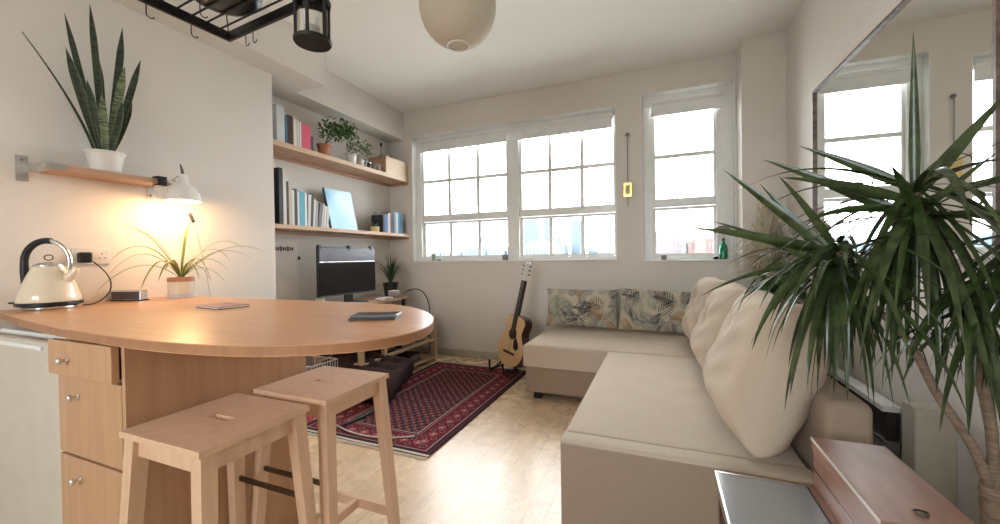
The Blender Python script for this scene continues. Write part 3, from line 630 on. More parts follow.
bk = [(3.58, .024, .20, (.02, .02, .03), 'small black book at the left of the right-hand book row'),
      (3.606, .030, .195, (.06, .13, .32), 'navy blue book, second in the right-hand row'),
      (3.640, .026, .20, (.10, .25, .50), 'royal blue paperback, third in the right-hand row'),
      (3.670, .036, .225, (.62, .55, .52), 'pale pinkish book in the right-hand row'),
      (3.708, .026, .235, (.16, .06, .05), 'dark maroon book in the right-hand row'),
      (3.738, .042, .245, (.06, .07, .09), 'thick slate-black book in the middle of the right-hand row'),
      (3.784, .034, .245, (.35, .40, .45), 'grey-blue book right of the thick black one'),
      (3.822, .026, .245, (.72, .76, .78), 'white-spined book between grey-blue and teal'),
      (3.852, .048, .245, (.05, .30, .48), 'thick teal blue book near the window end of the shelf'),
      (3.904, .044, .24, (.07, .12, .16), 'dark blue-grey book, last at the window end of the shelf')]
for (y, th, h, c, lb) in bk: book(y, th, h, .16, c, lb, Z1, 0, g2)
g3 = 'books on the upper alcove shelf'
bk = [(2.282, .075, .30, (.60, .62, .64), 'big silver-white folder at the left end of the upper shelf'),
      (2.362, .020, .235, (.06, .18, .24), 'thin teal-black book beside the silver folder'),
      (2.386, .050, .245, (.055, .022, .018), 'thick dark brown book on the upper shelf'),
      (2.440, .032, .255, (.74, .70, .62), 'cream book right of the dark brown one, upper shelf'),
      (2.476, .022, .23, (.66, .62, .56), 'slim beige book left of the pink one, upper shelf'),
      (2.502, .018, .225, (.80, .78, .76), 'thin white book touching the pink one, upper shelf'),
      (2.524, .092, .22, (.70, .10, .17), 'wide bright pink book on the upper shelf'),
      (2.622, .022, .13, (.08, .06, .08), 'small dark notebook right of the pink book')]
for (y, th, h, c, lb) in bk: book(y, th, h, .17, c, lb, Z2, 0, g3)
# leaning blue picture
pc = empty('picture', (-2.94, 3.10, Z1), 'frameless light blue abstract picture leaning against the alcove wall', 'picture', rz=0)
m = bpy.data.materials.new('blue_print'); m.use_nodes = True; t = m.node_tree; b = t.nodes['Principled BSDF']; b.inputs['Roughness'].default_value = .25
tcn = t.nodes.new('ShaderNodeTexCoord'); wv = t.nodes.new('ShaderNodeTexWave'); wv.inputs['Scale'].default_value = 1.1; wv.inputs['Distortion'].default_value = 3.5; wv.bands_direction = 'DIAGONAL'
r_ = t.nodes.new('ShaderNodeValToRGB'); r_.color_ramp.elements[0].color = (.30, .58, .80, 1); r_.color_ramp.elements[1].color = (.50, .74, .88, 1); t.links.new(tcn.outputs['Object'], wv.inputs['Vector']); t.links.new(wv.outputs['Fac'], r_.inputs[0]); t.links.new(r_.outputs[0], b.inputs['Base Color'])
mt_ = Matrix.Rotation(-.22, 4, 'Y')
MB().box(0, .012, -.18, .17, .002, .415, .001, mtx=mt_).build('canvas', m, pc)
MB().box(-.012, -.0005, -.185, .165, .002, .42, .001, mtx=mt_).build('backing', M['black'], pc)
# potted little plant and yellow pot on the lower shelf
yp = empty('plant_pot', (-2.90, 3.50, Z1), 'small yellow pot with a curly dried stem on the lower shelf', 'plant')
auto(MB().lathe([(.038, 0), (.045, .005), (.05, .06), (.046, .06), (.042, .05), (0, .05)], 28).build('pot', M['yellow'], yp))
m = MB(); m.tube(bez((0, 0, .05), (.01, -.03, .14), (0, .01, .20), 8), .002, 5); m.tube([(0, .01 + .02 * math.cos(t), .20 + .022 * math.sin(t)) for t in (2 * PI * i / 12 for i in range(12))], .002, 5, closed=True); m.build('stem', M['darkwood'], yp)
m = MB(True)
for i in range(16):
    a = rs_.uniform(0, 2 * PI); m.ribbon(bez((0, 0, .05), (.03 * math.cos(a), .03 * math.sin(a), .09), (.06 * math.cos(a), .06 * math.sin(a), .06 + rs_.uniform(0, .05)), 5), [.012, .016, .018, .014, .008, .001], .1)
m.build('leaves', M['herbpale'], yp)
# upper shelf objects
def leafy(mb, c, rad, n, rnd, size=.03, drop=0):
    for i in range(n):
        a = rnd.uniform(0, 2 * PI); e = rnd.uniform(-.25, 1); rr = rad * rnd.uniform(.35, 1)
        q = Vector(c) + Vector((math.cos(a) * rr * math.cos(e), math.sin(a) * rr * math.cos(e) * 1.15, math.sin(e) * rr - drop * rr * rr))
        d = Vector((rnd.uniform(-1, 1), rnd.uniform(-1, 1), rnd.uniform(-.6, .7))).normalized() * size * rnd.uniform(.7, 1.3)
        mb.ribbon([q, q + d * .5 + Vector((0, 0, .004)), q + d], [size * .15, size * .55, .001], .1, n=1)
def jar(name, y, z, r, h, m_, label, cat, x=-2.95, lid=None, neck=False):
    o = empty(name, (x, y, z), label, cat)
    pr = [(r * .9, 0), (r, .004), (r, h * .8), (r * .85, h)] if not neck else [(r * .9, 0), (r, .005), (r, h * .55), (r * .35, h * .72), (r * .32, h * .95)]
    auto(MB().lathe(pr + [(pr[-1][0] * .88, h * .97), (r * .85 if not neck else r * .3, h * .6), (0, h * .5)], 24).build('body', m_, o), 50)
    if lid: MB().lathe([(0, h * .96), (pr[-1][0] * 1.1, h * .96), (pr[-1][0] * 1.1, h * 1.08), (0, h * 1.08)], 20).build('lid', lid, o)
    return o
jar('glass_jar', 2.68, Z2, .032, .12, M['glass'], 'small clear glass jar beside the pink book on the upper shelf', 'jar', lid=M['chrome'])
tp = empty('potted_herb', (-2.93, 2.84, Z2), 'bushy green trailing plant in a terracotta pot on the upper shelf', 'plant')
auto(MB().lathe([(.042, 0), (.06, .10), (.064, .10), (.064, .122), (.056, .122), (.052, .10), (0, .10)], 28).build('pot', M['terracotta'], tp))
m = MB(True); rr_ = random.Random(11); leafy(m, (.04, .15, .245), .175, 430, rr_, .044); 
m.build('foliage', M['herb'], tp)
m = MB()
for i in range(10): m.tube(bez((0, 0, .10), (rr_.uniform(-.03, .03), .05, .2), (.04 + rr_.uniform(-.1, .1), .15 + rr_.uniform(-.12, .12), .25 + rr_.uniform(0, .1)), 5), .002, 5)
m.build('stems', M['darkleaf'], tp)
wp = empty('potted_herb', (-2.90, 3.16, Z2), 'pale green trailing plant in a white pot right of the bushy one', 'plant')
auto(MB().lathe([(.04, 0), (.052, .09), (.048, .09), (.044, .08), (0, .08)], 28).build('pot', M['pot'], wp))
m = MB(True); leafy(m, (.03, .09, .16), .14, 220, rr_, .034, 1.2); m.build('foliage', M['herbpale'], wp)
jar('cup', 3.29, Z2, .034, .085, M['pot'], 'white cup in front of the pale trailing plant', 'cup', x=-2.90)
jar('drinking_glass', 3.37, Z2, .032, .10, M['glass'], 'clear glass tumbler beside the white cup on the upper shelf', 'glass', x=-2.92)
jar('spice_jar', 3.445, Z2, .026, .075, M['darkleaf'], 'small dark jar left of the grey pot on the upper shelf', 'jar', x=-2.92, lid=M['chrome'])
jar('spice_jar', 3.51, Z2, .026, .07, plain('olive_glaze', (.20, .22, .16)), 'small olive jar between the dark jar and the grey pot', 'jar', x=-2.92)
jar('plant_pot', 3.585, Z2, .040, .09, plain('grey_clay', (.42, .38, .34)), 'grey clay pot left of the wooden crate', 'pot', x=-2.92)
cr_ = empty('wooden_crate', (-2.965, 3.835, Z2), 'pale wooden crate at the window end of the upper shelf', 'crate')
cw, cd_, chh = .20, .125, .195
MB().box(-cd_ + .012, cd_ - .012, -cw + .012, cw - .012, .0, .012).build('bottom', M['pine'], cr_)
MB().box(cd_ - .012, cd_, -cw, cw, 0, chh, .002).build('front_board', M['pine'], cr_)
MB().box(-cd_, -cd_ + .012, -cw, cw, 0, chh, .002).build('back_board', M['pine'], cr_)
for s_ in (-1, 1): MB().box(-cd_ + .0125, cd_ - .0125, s_ * cw - (.012 if s_ > 0 else 0), s_ * cw + (.012 if s_ < 0 else 0), 0, chh, .002).build('side_board', M['shelf'], cr_)
jar('bottle', 3.74, Z2 + .013, .035, .34, M['glass'], 'clear bottle with a dark stopper standing in the wooden crate', 'bottle', x=-2.99, neck=True, lid=M['black'])
jar('bottle', 3.84, Z2 + .013, .024, .28, plain('tan_glass', (.35, .27, .18), .2), 'small brown bottle in the middle of the wooden crate', 'bottle', x=-2.99, neck=True)
jar('bottle', 3.93, Z2 + .013, .022, .27, plain('tan_glass', (.35, .27, .18), .2), 'small brown bottle at the window end of the wooden crate', 'bottle', x=-2.99, neck=True)

# ---------------------------------------------------------------- media bench, television and surroundings
be = empty('media_bench', (-2.58, 3.20, 0), 'long low pine media bench with open shelves in the alcove', 'bench')
MB().box(-.27, .27, -.62, .60, .462, .487, .002).build('top', M['pine'], be)
MB().box(-.25, .26, -.60, .58, .24, .258).build('shelf_board', M['pine'], be)
MB().box(-.25, .26, -.60, .58, .045, .063).build('bottom_board', M['pine'], be)
for x in (-.25, .25):
    for y in (-.59, -.29, .57): MB().box(x - .02, x + .02, y - .02, y + .02, 0, .462, .002).build('leg', M['pine'], be)
MB().box(-.268, -.262, -.6, .58, .05, .46).build('back_panel', M['grille'], be)
for i, (y, z, wd, hh_, c, lb, nm, ct_) in enumerate(((3.30, .2585, .15, .055, M['black'], 'black game console on the middle shelf of the media bench', 'game_console', 'console'), (3.58, .2585, .08, .075, M['greyglass'], 'grey router box on the middle shelf near its window end', 'router', 'router'), (3.45, .0635, .16, .09, M['black'], 'black media player on the bottom shelf of the media bench', 'media_player', 'player'), (3.05, .2585, .13, .10, M['black'], 'black speaker box on the middle shelf left of the console', 'speaker', 'speaker'))):
    o = empty(nm, (-2.50, y, z), lb, ct_); MB().box(-.11, .13, -wd / 2 - .02, wd / 2 + .02, 0, hh_, .006).build('case', c, o); MB().box(.1305, .133, -wd / 2, wd / 2, hh_ * .3, hh_ * .8).build('front_panel', M['chrome'] if i < 2 else M['greyglass'], o)
ri = empty('television_riser', (-2.83, 3.10, .487), 'small brown wooden riser carrying the television on the bench', 'riser')
MB().box(-.22, .22, -.56, .60, .215, .235, .002).build('board', M['shelf'], ri)
for x in (-.19, .19):
    for y in (-.50, .54): MB().box(x - .015, x + .015, y - .015, y + .015, .0, .215).build('leg', M['black'], ri)
MB().box(-.20, -.19, -.48, .52, .02, .21).build('back_panel', M['black'], ri)
ZR = .487 + .235
tv = empty('television', (-2.80, 3.0, ZR), 'flat black television with a grey upper band on a black foot', 'television', rz=0)
MB().box(-.03, .0, -.375, .375, .085, .545, .004).build('casing', M['black'], tv)
MB().box(.0005, .003, -.365, .365, .10, .40).build('screen', M['screen'], tv)
MB().box(.0005, .004, -.365, .365, .412, .53).build('upper_band', M['greyglass'], tv)
MB().box(.0005, .006, -.37, .37, .40, .408).build('divider_trim', M['chrome'], tv)
for y in (-.365, -.0, .31): MB().box(-.02, .012, y - .015, y + .015, .52, .558, .002).build('clip', M['black'], tv)
MB().box(.0005, .007, -.372, .372, .086, .098).build('lower_trim', M['greyglass'], tv)
MB().box(-.03, -.01, -.05, .05, .01, .10).build('neck', M['black'], tv); MB().box(-.10, .09, -.15, .15, 0, .012, .003).build('foot', M['black'], tv)
o = empty('media_box', (-2.69, 3.36, ZR), 'flat white electronic box on the riser under the right of the television', 'box'); MB().box(-.04, .06, -.09, .09, 0, .022, .008).build('case', M['white'], o); MB().box(.0602, .0612, -.05, .05, .008, .014).build('slot', M['black'], o)
o = empty('cable_box', (-2.66, 3.50, ZR), 'small striped brown and white box in front of the black plant pot', 'box', rz=.1); MB().box(-.04, .04, -.055, .055, 0, .075, .003).build('carton', M['carton'], o); MB().box(-.041, .041, -.056, .056, .076, .082, .001).build('lid', M['pages'], o)
# rush-like plant
pp = empty('potted_palm', (-2.78, 3.60, ZR), 'spiky dark green plant in a black pot beside the television', 'plant')
auto(MB().lathe([(.055, 0), (.075, .14), (.070, .14), (.065, .12), (0, .12)], 4 * 6).build('pot', M['black'], pp))
m = MB(True); rp = random.Random(4)
for i in range(70):
    a = rp.uniform(0, 2 * PI); sprd = rp.uniform(.05, .28); hz = rp.uniform(.20, .36)
    m.ribbon(bez((0, 0, .12), (sprd * .3 * math.cos(a), sprd * .3 * math.sin(a), .12 + hz * .8), (sprd * math.cos(a) * .8, sprd * math.sin(a), .12 + hz * (1 - sprd * 1.5)), 6), [.006, .009, .009, .008, .006, .004, .001], .2, n=1)
m.build('leaves', M['darkleaf'], pp); pp.scale = (1.15, 1.15, 1.15)
o = auto(MB().tube(bez((-2.70, 3.72, ZR + .03), (-2.56, 3.90, ZR + .16), (-2.50, 3.93, ZR - .10), 8) + [Vector((-2.49, 3.94, .50)), Vector((-2.50, 3.94, .06))], .006, 8).build('cable', M['black'])); tag(o, 'thick black cable arching from the plant down beside the bench', 'cable')
gp = jar('cup', 2.56, ZR, .045, .085, plain('pale_green_glaze', (.48, .55, .33)), 'pale green cup standing left of the television', 'cup', x=-2.72)
# printed panel on alcove wall
wp_ = empty('hanging_cloth_panel', (XA + .004, 2.44, 1.05), 'cream cloth panel with small dark print along its top, left of the television', 'wall hanging')
MB().box(0, .008, -.22, .24, -.34, .285, .003).build('cloth', plain('cream_canvas', (.80, .74, .67), .9), wp_)
m = MB(); r9 = random.Random(2)
x = -.02
for i in range(9):
    hh_ = .03 + .015 * (i % 3 == 0); m.box(.0085, .010, x, x + .018, .20 - hh_ / 2, .20 + hh_ / 2, .0005); x += .024
m.build('print', plain('brown_print', (.10, .05, .04)), wp_)
MB().box(0, .02, .242, .252, .10, .13).build('hook', M['black'], wp_)

# ---------------------------------------------------------------- rug
def pal(*c): return np.array(c)
def rug():
    W, L = 1.05, 1.82; nx, ny = 360, 560
    u = (np.arange(nx) + .5) / nx * W; v = (np.arange(ny) + .5) / ny * L; U, V = np.meshgrid(u, v, indexing='ij')
    dx = np.minimum(U, W - U); dy = np.minimum(V, L - V); d = np.minimum(dx, dy)
    dark = pal(.030, .012, .020); red = pal(.125, .020, .030); rose = pal(.34, .13, .12); pale = pal(.48, .36, .30); navy = pal(.02, .016, .035); fringe = pal(.60, .55, .46)
    C = np.zeros((nx, ny, 3)); C[:] = red
    def put(mask, c): C[mask] = c
    # field lattice
    P = .066; a = (U + V * .9) / P; b = (U - V * .9) / P; fa = np.abs((a % 1) - .5); fb_ = np.abs((b % 1) - .5)
    field = d > .235; ia = np.floor(a); ib = np.floor(b); par = ((ia + ib) % 2 == 0)
    put(field, dark); put(field & par, pal(.10, .012, .022))
    put(field & ((fa > .42) | (fb_ > .42)), navy)
    rr = fa + fb_; put(field & (rr < .34) & (rr > .22), rose); put(field & (rr < .17), red); put(field & (rr < .09) & par, pale)
    put(field & (np.abs(rr - .52) < .05) & ~par, pal(.20, .10, .09))
    # inner guard
    def band(lo, hi): return (d >= lo) & (d < hi)
    put(band(.228, .235), pale); put(band(.215, .228), navy); put(band(.208, .215), rose)
    # main border with flowers
    bd = band(.055, .208); put(bd, pal(.13, .014, .028))
    s = np.where(dx < dy, V, U); t_ = d - .13; ph = ((s / .105) % 1 - .5) * .105
    q = np.abs(ph) + np.abs(t_); put(bd & (q < .034), rose); put(bd & (q < .022), pal(.20, .03, .04)); put(bd & (q < .012), pale)
    ph2 = (((s / .105) + .5) % 1 - .5) * .105; q2 = np.hypot(ph2, np.abs(t_) - .035); put(bd & (q2 < .013), navy); put(bd & (np.abs(q2 - .016) < .003), rose)
    put(band(.048, .055), pale * .8); put(band(.030, .048), navy); put(band(.012, .03), red * .7); put(band(0, .012), dark)
    put((dy < .02), fringe * (0.75 + .25 * ((U / .008) % 1 > .5))[..., None][dy < .02] if False else fringe)
    rng = np.random.default_rng(1); C *= (1 + rng.normal(0, .10, (nx, ny, 1)))
    me = bpy.data.meshes.new('pile'); 
    xs = np.linspace(0, W, nx + 1); ys = np.linspace(0, L, ny + 1)
    X, Y = np.meshgrid(xs, ys, indexing='ij'); Z = .009 + .0015 * np.sin(X * 9) * np.sin(Y * 7 + 1)
    verts = np.stack([X, Y, Z], -1).reshape(-1, 3)
    i, j = np.meshgrid(np.arange(nx), np.arange(ny), indexing='ij'); k0 = (i * (ny + 1) + j).ravel()
    faces = np.stack([k0, k0 + ny + 1, k0 + ny + 2, k0 + 1], -1)
    me.from_pydata(verts.tolist(), [], faces.tolist()); at = me.color_attributes.new('Col', 'FLOAT_COLOR', 'CORNER')
    cc = np.ones((nx * ny, 4, 4)); cc[:, :, :3] = np.clip(C.reshape(-1, 3), 0, 1)[:, None, :]; at.data.foreach_set('color', cc.ravel())
    o = bpy.data.objects.new('pile', me); COL.objects.link(o); me.materials.append(colmat('rug_wool', .95)); return o
rg = empty('persian_rug', (-2.292, 1.93, 0), 'dark red patterned persian rug with pale fringes on the wooden floor', 'rug', rz=-.012)
p_ = rug(); p_.parent = rg
MB().box(0.001, 1.049, 0.001, 1.819, .001, .006).build('backing', M['brownfab'], rg)
rf = random.Random(9)
for y0, s_ in ((0, -1), (1.82, 1)):
    fm = MB(); fm.box(.002, 1.048, min(y0, y0 + s_ * .010), max(y0, y0 + s_ * .010), .0015, .0045)
    for i in range(150):
        x = .004 + i * 1.042 / 149; e = y0 + s_ * rf.uniform(.02, .035); fm.box(x - .0025, x + .0025, min(y0 + s_ * .006, e), max(y0 + s_ * .006, e), .001, .005)
    fm.build('fringe', plain('fringe_cotton', (.62, .56, .46), .9), rg)

# floor cushion (tufted brown pouf)
def pillow(w_, h_, t_, nx=48, ny=36, p=2.6, pu=None, e=.5, pinch=.06, dimples=(), wr=0, seed=1, sag=0):
    """closed cushion, in its own xz-plane, thickness along y"""
    rnd = np.random.default_rng(seed); ph = rnd.uniform(0, 6.28, 8)
    bm = bmesh.new(); F = {}
    for sd in (-1, 1):
        for i in range(nx + 1):
            for j in range(ny + 1):
                u = -1 + 2 * i / nx; v = -1 + 2 * j / ny
                edge = i in (0, nx) or j in (0, ny)
                if sd == 1 and edge: F[sd, i, j] = F[-1, i, j]; continue
                prof = max(0, (1 - abs(u) ** (pu or p)) * (1 - abs(v) ** p)) ** e
                x = u * w_ / 2 * (1 - pinch * (1 - v * v) * abs(u) ** 3 * (1)); z = v * h_ / 2 * (1 - pinch * (1 - u * u) * abs(v) ** 3)
                if sag: z -= sag * (1 - abs(v)) * 0; x *= 1 + sag * (-v) * .5
                y = sd * t_ / 2 * prof
                for (du, dv, dr, dd) in dimples: y -= sd * dd * math.exp(-((u - du) ** 2 + ((v - dv) * h_ / w_) ** 2) / dr ** 2)
                if wr: y += wr * prof * (math.sin(u * 9 + ph[0] + 2 * math.sin(v * 3 + ph[1])) * .5 + math.sin(v * 13 + ph[2] + 2.5 * math.sin(u * 4 + ph[3])) * .6)
                F[sd, i, j] = bm.verts.new((x, y, z))
    return bm, F, nx, ny
def pillow_obj(name, m, parent=None, colf=None, **k):
    bm, F, nx, ny = pillow(**k)
    lay = bm.loops.layers.float_color.new('Col') if colf is not None else None
    for sd in (-1, 1):
        for i in range(nx):
            for j in range(ny):
                vs = [F[sd, i, j], F[sd, i + 1, j], F[sd, i + 1, j + 1], F[sd, i, j + 1]]
                if sd == 1: vs = vs[::-1]
                f = bm.faces.new(vs)
                if lay:
                    c = colf[min(i * colf.shape[0] // nx, colf.shape[0] - 1), min(j * colf.shape[1] // ny, colf.shape[1] - 1)]
                    for l in f.loops: l[lay] = (c[0], c[1], c[2], 1)
    me = bpy.data.meshes.new(name); bm.to_mesh(me); bm.free(); me.shade_smooth(); me.materials.append(m)
    o = bpy.data.objects.new(name, me); COL.objects.link(o); o.parent = parent; return o
pf = empty('floor_cushion', (-2.35, 2.66, .17), 'large dark brown tufted floor cushion slumped behind the bar stools', 'cushion', rz=.10)
pf.rotation_euler = (.10, .16, .30)
dm = [(u, v, .15, .035) for u in (-.6, -.2, .2, .6) for v in (-.5, 0, .5)]
o = pillow_obj('cover', M['brownfab'], pf, w_=.70, h_=.60, t_=.20, nx=72, ny=60, p=14, e=.30, pinch=.03, dimples=dm, wr=.004)
o.rotation_euler = (-PI / 2, 0, 0)
for u in (-.216, -.072, .072, .216):
    for v in (-.155, 0, .155): MB().lathe([(0, 0), (.011, .002), (.011, .006), (0, .01)], 12, c=(u, v, .062)).build('tuft_button', plain('brown_button', (.03, .018, .018)), pf)
pk = empty('cloth', (-2.40, 2.06, .0005), 'crumpled bright pink cloth on the floor behind the drawer unit', 'cloth')
bm = bmesh.new(); bmesh.ops.create_icosphere(bm, subdivisions=4, radius=.10)
from mathutils import noise as mn
for v in bm.verts: v.co = v.co * (1 + .35 * mn.noise(v.co * 14)); v.co.z = max(-.05, v.co.z * 1.3) + .05
me = bpy.data.meshes.new('folds'); bm.to_mesh(me); bm.free(); me.shade_smooth(); me.materials.append(M['pink']); o = bpy.data.objects.new('folds', me); COL.objects.link(o); o.parent = pk
# white wire basket
bkx = empty('wire_basket', (-2.66, 2.36, 0), 'white wire basket on the floor by the end of the wall', 'basket')
m = MB()
for i in range(15):
    x = -.19 + .38 * i / 14; m.tube([(x, -.13, .012), (x, -.13, .33)], .0035, 5); m.tube([(x, .13, .012), (x, .13, .33)], .0035, 5)
for i in range(1, 10):
    y = -.13 + .026 * i
    for x in (-.19, .19): m.tube([(x, y, .012), (x, y, .33)], .0035, 5)
m.build('wires', M['basket'], bkx)
for z in (.012, .17, .33): MB().tube([(-.19, -.13, z), (.19, -.13, z), (.19, .13, z), (-.19, .13, z)], .005, 6, closed=True).build('rim', M['basket'], bkx)
# cables on rug
o = auto(MB().tube(bez((-2.00, 2.42, .035), (-1.95, 2.28, .014), (-2.02, 2.05, .0165), 8), .010, 8).build('black_tube', M['black'])); tag(o, 'straight black tube lying on the rug beneath the bar stool', 'tube')
o = auto(MB().tube(bez((-2.20, 2.12, .016), (-1.75, 1.88, .016), (-1.46, 2.10, .016), 14), .0055, 6).build('white_strap', M['pot'])); tag(o, 'thin white strap curving over the near end of the rug', 'strap')

# ---------------------------------------------------------------- guitar on stand
gu = empty('acoustic_guitar', (-1.40, 3.56, .075), 'acoustic guitar with pale soundboard and dark back leaning on a low stand', 'guitar')
def gout(n=72):
    # body outline: y up 0..0.49, half width function
    pts = []
    ks = [(0, 0), (.02, .09), (.06, .15), (.12, .185), (.19, .192), (.25, .168), (.30, .130), (.335, .118), (.37, .124), (.42, .142), (.455, .135), (.48, .095), (.49, .05), (.492, 0)]
    zs = [k_[0] for k_ in ks]; hw = [k_[1] for k_ in ks]
    tt = np.linspace(0, 1, 46); s_ = np.linspace(0, 1, len(ks)); Z = np.interp(tt, s_, zs); Wd = np.interp(tt, s_, hw)
    Zs = np.convolve(np.pad(Z, 2, 'edge'), np.ones(5) / 5, 'valid'); Ws = np.convolve(np.pad(Wd, 2, 'edge'), np.ones(5) / 5, 'valid'); Ws[0] = 0; Ws[-1] = 0; Zs[0] = 0
    R_ = [(a, b) for a, b in zip(Ws, Zs)]; Lf = [(-a, b) for a, b in zip(Ws, Zs)][::-1]
    out = R_ + Lf[1:-1]
    return out
go = gout()
gm = Matrix.Rotation(PI / 2, 4, 'X')   # outline (x,y)->(x,z); depth along -y
def gpart(name, mb, m, ang=40): o_ = mb.build(name, m, gb_); auto(o_, ang); return o_
gb_ = gu
gpart('body', MB().prism(go, -.095, -.004, mtx=gm, bev=.004), M['rosewood'])
gpart('soundboard', MB().prism([(x * .985, .003 + y * .985) for x, y in go], -.0035, .001, mtx=gm), M['spruce'])
gpart('sound_hole', MB().lathe([(0, 0), (.048, 0), (.048, .0012), (0, .0012)], 32, mtx=Matrix.Translation((0, -.001, .315)) @ gm), M['black'])
gpart('rosette', MB().tube([(.053 * math.cos(t), -.0016, .315 + .053 * math.sin(t)) for t in (2 * PI * i / 30 for i in range(30))], .0025, 5, closed=True), M['rosewood'])
gpart('bridge', MB().box(-.078, .078, -.012, -.0012, .128, .150, .003), M['rosewood'])
pgd = [(-.052, .30), (-.105, .235), (-.112, .20), (-.085, .175), (-.045, .19), (-.035, .25)]
gpart('pickguard', MB().prism([(-a, b) for a, b in pgd][::-1], .0015, .003, mtx=gm), M['black'])
gpart('neck', MB().box(-.026, .026, .0, .024, .47, .82, .006), M['rosewood'])
gpart('fretboard', MB().taper((0, -.005, .33), (0, -.005, .82), .058, .009, .046, .009), M['grille'])
hd = MB().prism([(-.023, .82), (-.036, .86), (-.033, .985), (-.018, .995), (0, .985), (.018, .995), (.033, .985), (.036, .86), (.023, .82)], -.015, .0, mtx=gm); gpart('headstock', hd, M['pot'])
for s_ in (-1, 1):
    for i in range(3): gpart('tuning_peg', MB().box(s_ * .035 if s_ > 0 else -.058, .058 if s_ > 0 else -.035, .003, .010, .872 + i * .04, .886 + i * .04, .002), M['black'])
for i in range(6): xx = -.018 + .0072 * i; MB().tube([(xx, -.0125, .135), (xx * .9, -.0110, .82)], .0005, 4).build('string', M['darksteel'], gu)
gu.rotation_euler = (-.20, .10, -.55); gu.scale = (1.05, 1.05, 1.05)
sd_ = empty('guitar_stand', (-1.40, 3.56, .012), 'low black folding stand holding the acoustic guitar', 'stand', rz=-.50)
m = MB()
m.tube([(-.13, -.11, .012), (-.12, .02, .075), (-.08, .10, .17), (0, .13, .24)], .010, 8); m.tube([(.13, -.11, .012), (.12, .02, .075), (.08, .10, .17), (0, .13, .24)], .010, 8); m.build('cradle_frame', M['black'], sd_)
for s_ in (-1, 1): MB().tube([(s_ * .10, -.125, .14), (s_ * .105, -.12, .052), (s_ * .11, .06, .05)], .011, 8).build('arm', M['black'], sd_)
MB().tube([(0, .13, .24), (0, .26, .012)], .010, 8).build('rear_leg', M['black'], sd_)

# ---------------------------------------------------------------- sofa
sf = empty('corner_sofa', (0, 2.7, 0), 'beige L-shaped corner sofa along the mirror wall and under the window', 'sofa')
Y_ = -2.7
def softbox(mb, x0, x1, y0, y1, z0, z1, bev, mtx=None): mb.box(x0, x1, y0, y1, z0, z1, bev, mtx=mtx, seg=4); return mb
# long seat
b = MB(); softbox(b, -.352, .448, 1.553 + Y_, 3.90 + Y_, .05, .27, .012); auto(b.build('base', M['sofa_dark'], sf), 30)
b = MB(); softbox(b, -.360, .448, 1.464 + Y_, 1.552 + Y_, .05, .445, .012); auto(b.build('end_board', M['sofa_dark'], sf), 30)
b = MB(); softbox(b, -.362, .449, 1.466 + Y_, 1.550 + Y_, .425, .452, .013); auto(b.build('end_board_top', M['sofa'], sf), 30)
def slab(name, x0, x1, y0, y1, z0, z1, nx, ny, bulge, m, edge=.02, amp=.002, seed=0):
    bm = bmesh.new(); rnd = np.random.default_rng(seed); ph = rnd.uniform(0, 6.3, 6); rows = []
    hx, hy = (x1 - x0) / 2, (y1 - y0) / 2; cx_, cy_ = (x0 + x1) / 2, (y0 + y1) / 2
    lay = [(1, z0, 0), (1, z1 - edge, 0)] + [(1 - edge / hx * (1 - math.cos(a)), z1 - edge + edge * math.sin(a), 0) for a in (PI / 8, PI / 4, 3 * PI / 8)]
    def P(u, v, ins, z):   # u,v -1..1, ins = inset in m
        return (cx_ + u * (hx - ins), cy_ + v * (hy - ins), z)
    def loop(ins, z):
        L = []
        for i in range(nx): L.append(P(-1 + 2 * i / nx, -1, ins, z))
        for j in range(ny): L.append(P(1, -1 + 2 * j / ny, ins, z))
        for i in range(nx): L.append(P(1 - 2 * i / nx, 1, ins, z))
        for j in range(ny): L.append(P(-1, 1 - 2 * j / ny, ins, z))
        return [bm.verts.new(p) for p in L]
    loops = [loop(0, z0), loop(0, z1 - edge)] + [loop(edge * (1 - math.cos(a)), z1 - edge + edge * math.sin(a)) for a in (PI / 8, PI / 4, 3 * PI / 8)]
    for A, B in zip(loops, loops[1:]):
        n_ = len(A)
        for i in range(n_): bm.faces.new((A[i], A[(i + 1) % n_], B[(i + 1) % n_], B[i]))
    G = {}
    for i in range(nx + 1):
        for j in range(ny + 1):
            u = -1 + 2 * i / nx; v = -1 + 2 * j / ny; pr = (1 - abs(u) ** 6) * (1 - abs(v) ** 6)
            z = z1 + bulge * pr + amp * pr * (math.sin(u * 7 + 3 * math.sin(v * 5 + ph[0]) + ph[1]) + .7 * math.sin(v * 17 + 2 * math.sin(u * 4 + ph[2])))
            G[i, j] = bm.verts.new(P(u, v, edge, z))
    for i in range(nx):
        for j in range(ny): bm.faces.new((G[i, j], G[i + 1, j], G[i + 1, j + 1], G[i, j + 1]))
    ring = [G[i, 0] for i in range(nx)] + [G[nx, j] for j in range(ny)] + [G[nx - i, ny] for i in range(nx)] + [G[0, ny - j] for j in range(ny)]
    A = loops[-1]; n_ = len(A)
    for i in range(n_): bm.faces.new((A[i], A[(i + 1) % n_], ring[(i + 1) % n_], ring[i]))
    bm.faces.new(loops[0][::-1])
    me = bpy.data.meshes.new(name); bmesh.ops.recalc_face_normals(bm, faces=bm.faces); bm.to_mesh(me); bm.free(); me.materials.append(m)
    o_ = bpy.data.objects.new(name, me); COL.objects.link(o_); o_.parent = sf; auto(o_, 50); return o_
slab('long_seat_cushion', -.365, .448, 1.556 + Y_, 2.975 + Y_, .272, .445, 40, 70, .012, M['sofa'], amp=.0022, seed=1)
slab('chaise_seat_cushion', -1.025, .448, 2.985 + Y_, 3.90 + Y_, .272, .445, 60, 40, .010, M['sofa'], amp=.0022, seed=3)
b = MB(); softbox(b, -1.012, -.354, 3.00 + Y_, 3.90 + Y_, .065, .27, .012); auto(b.build('chaise_base', M['sofa_dark'], sf), 30)
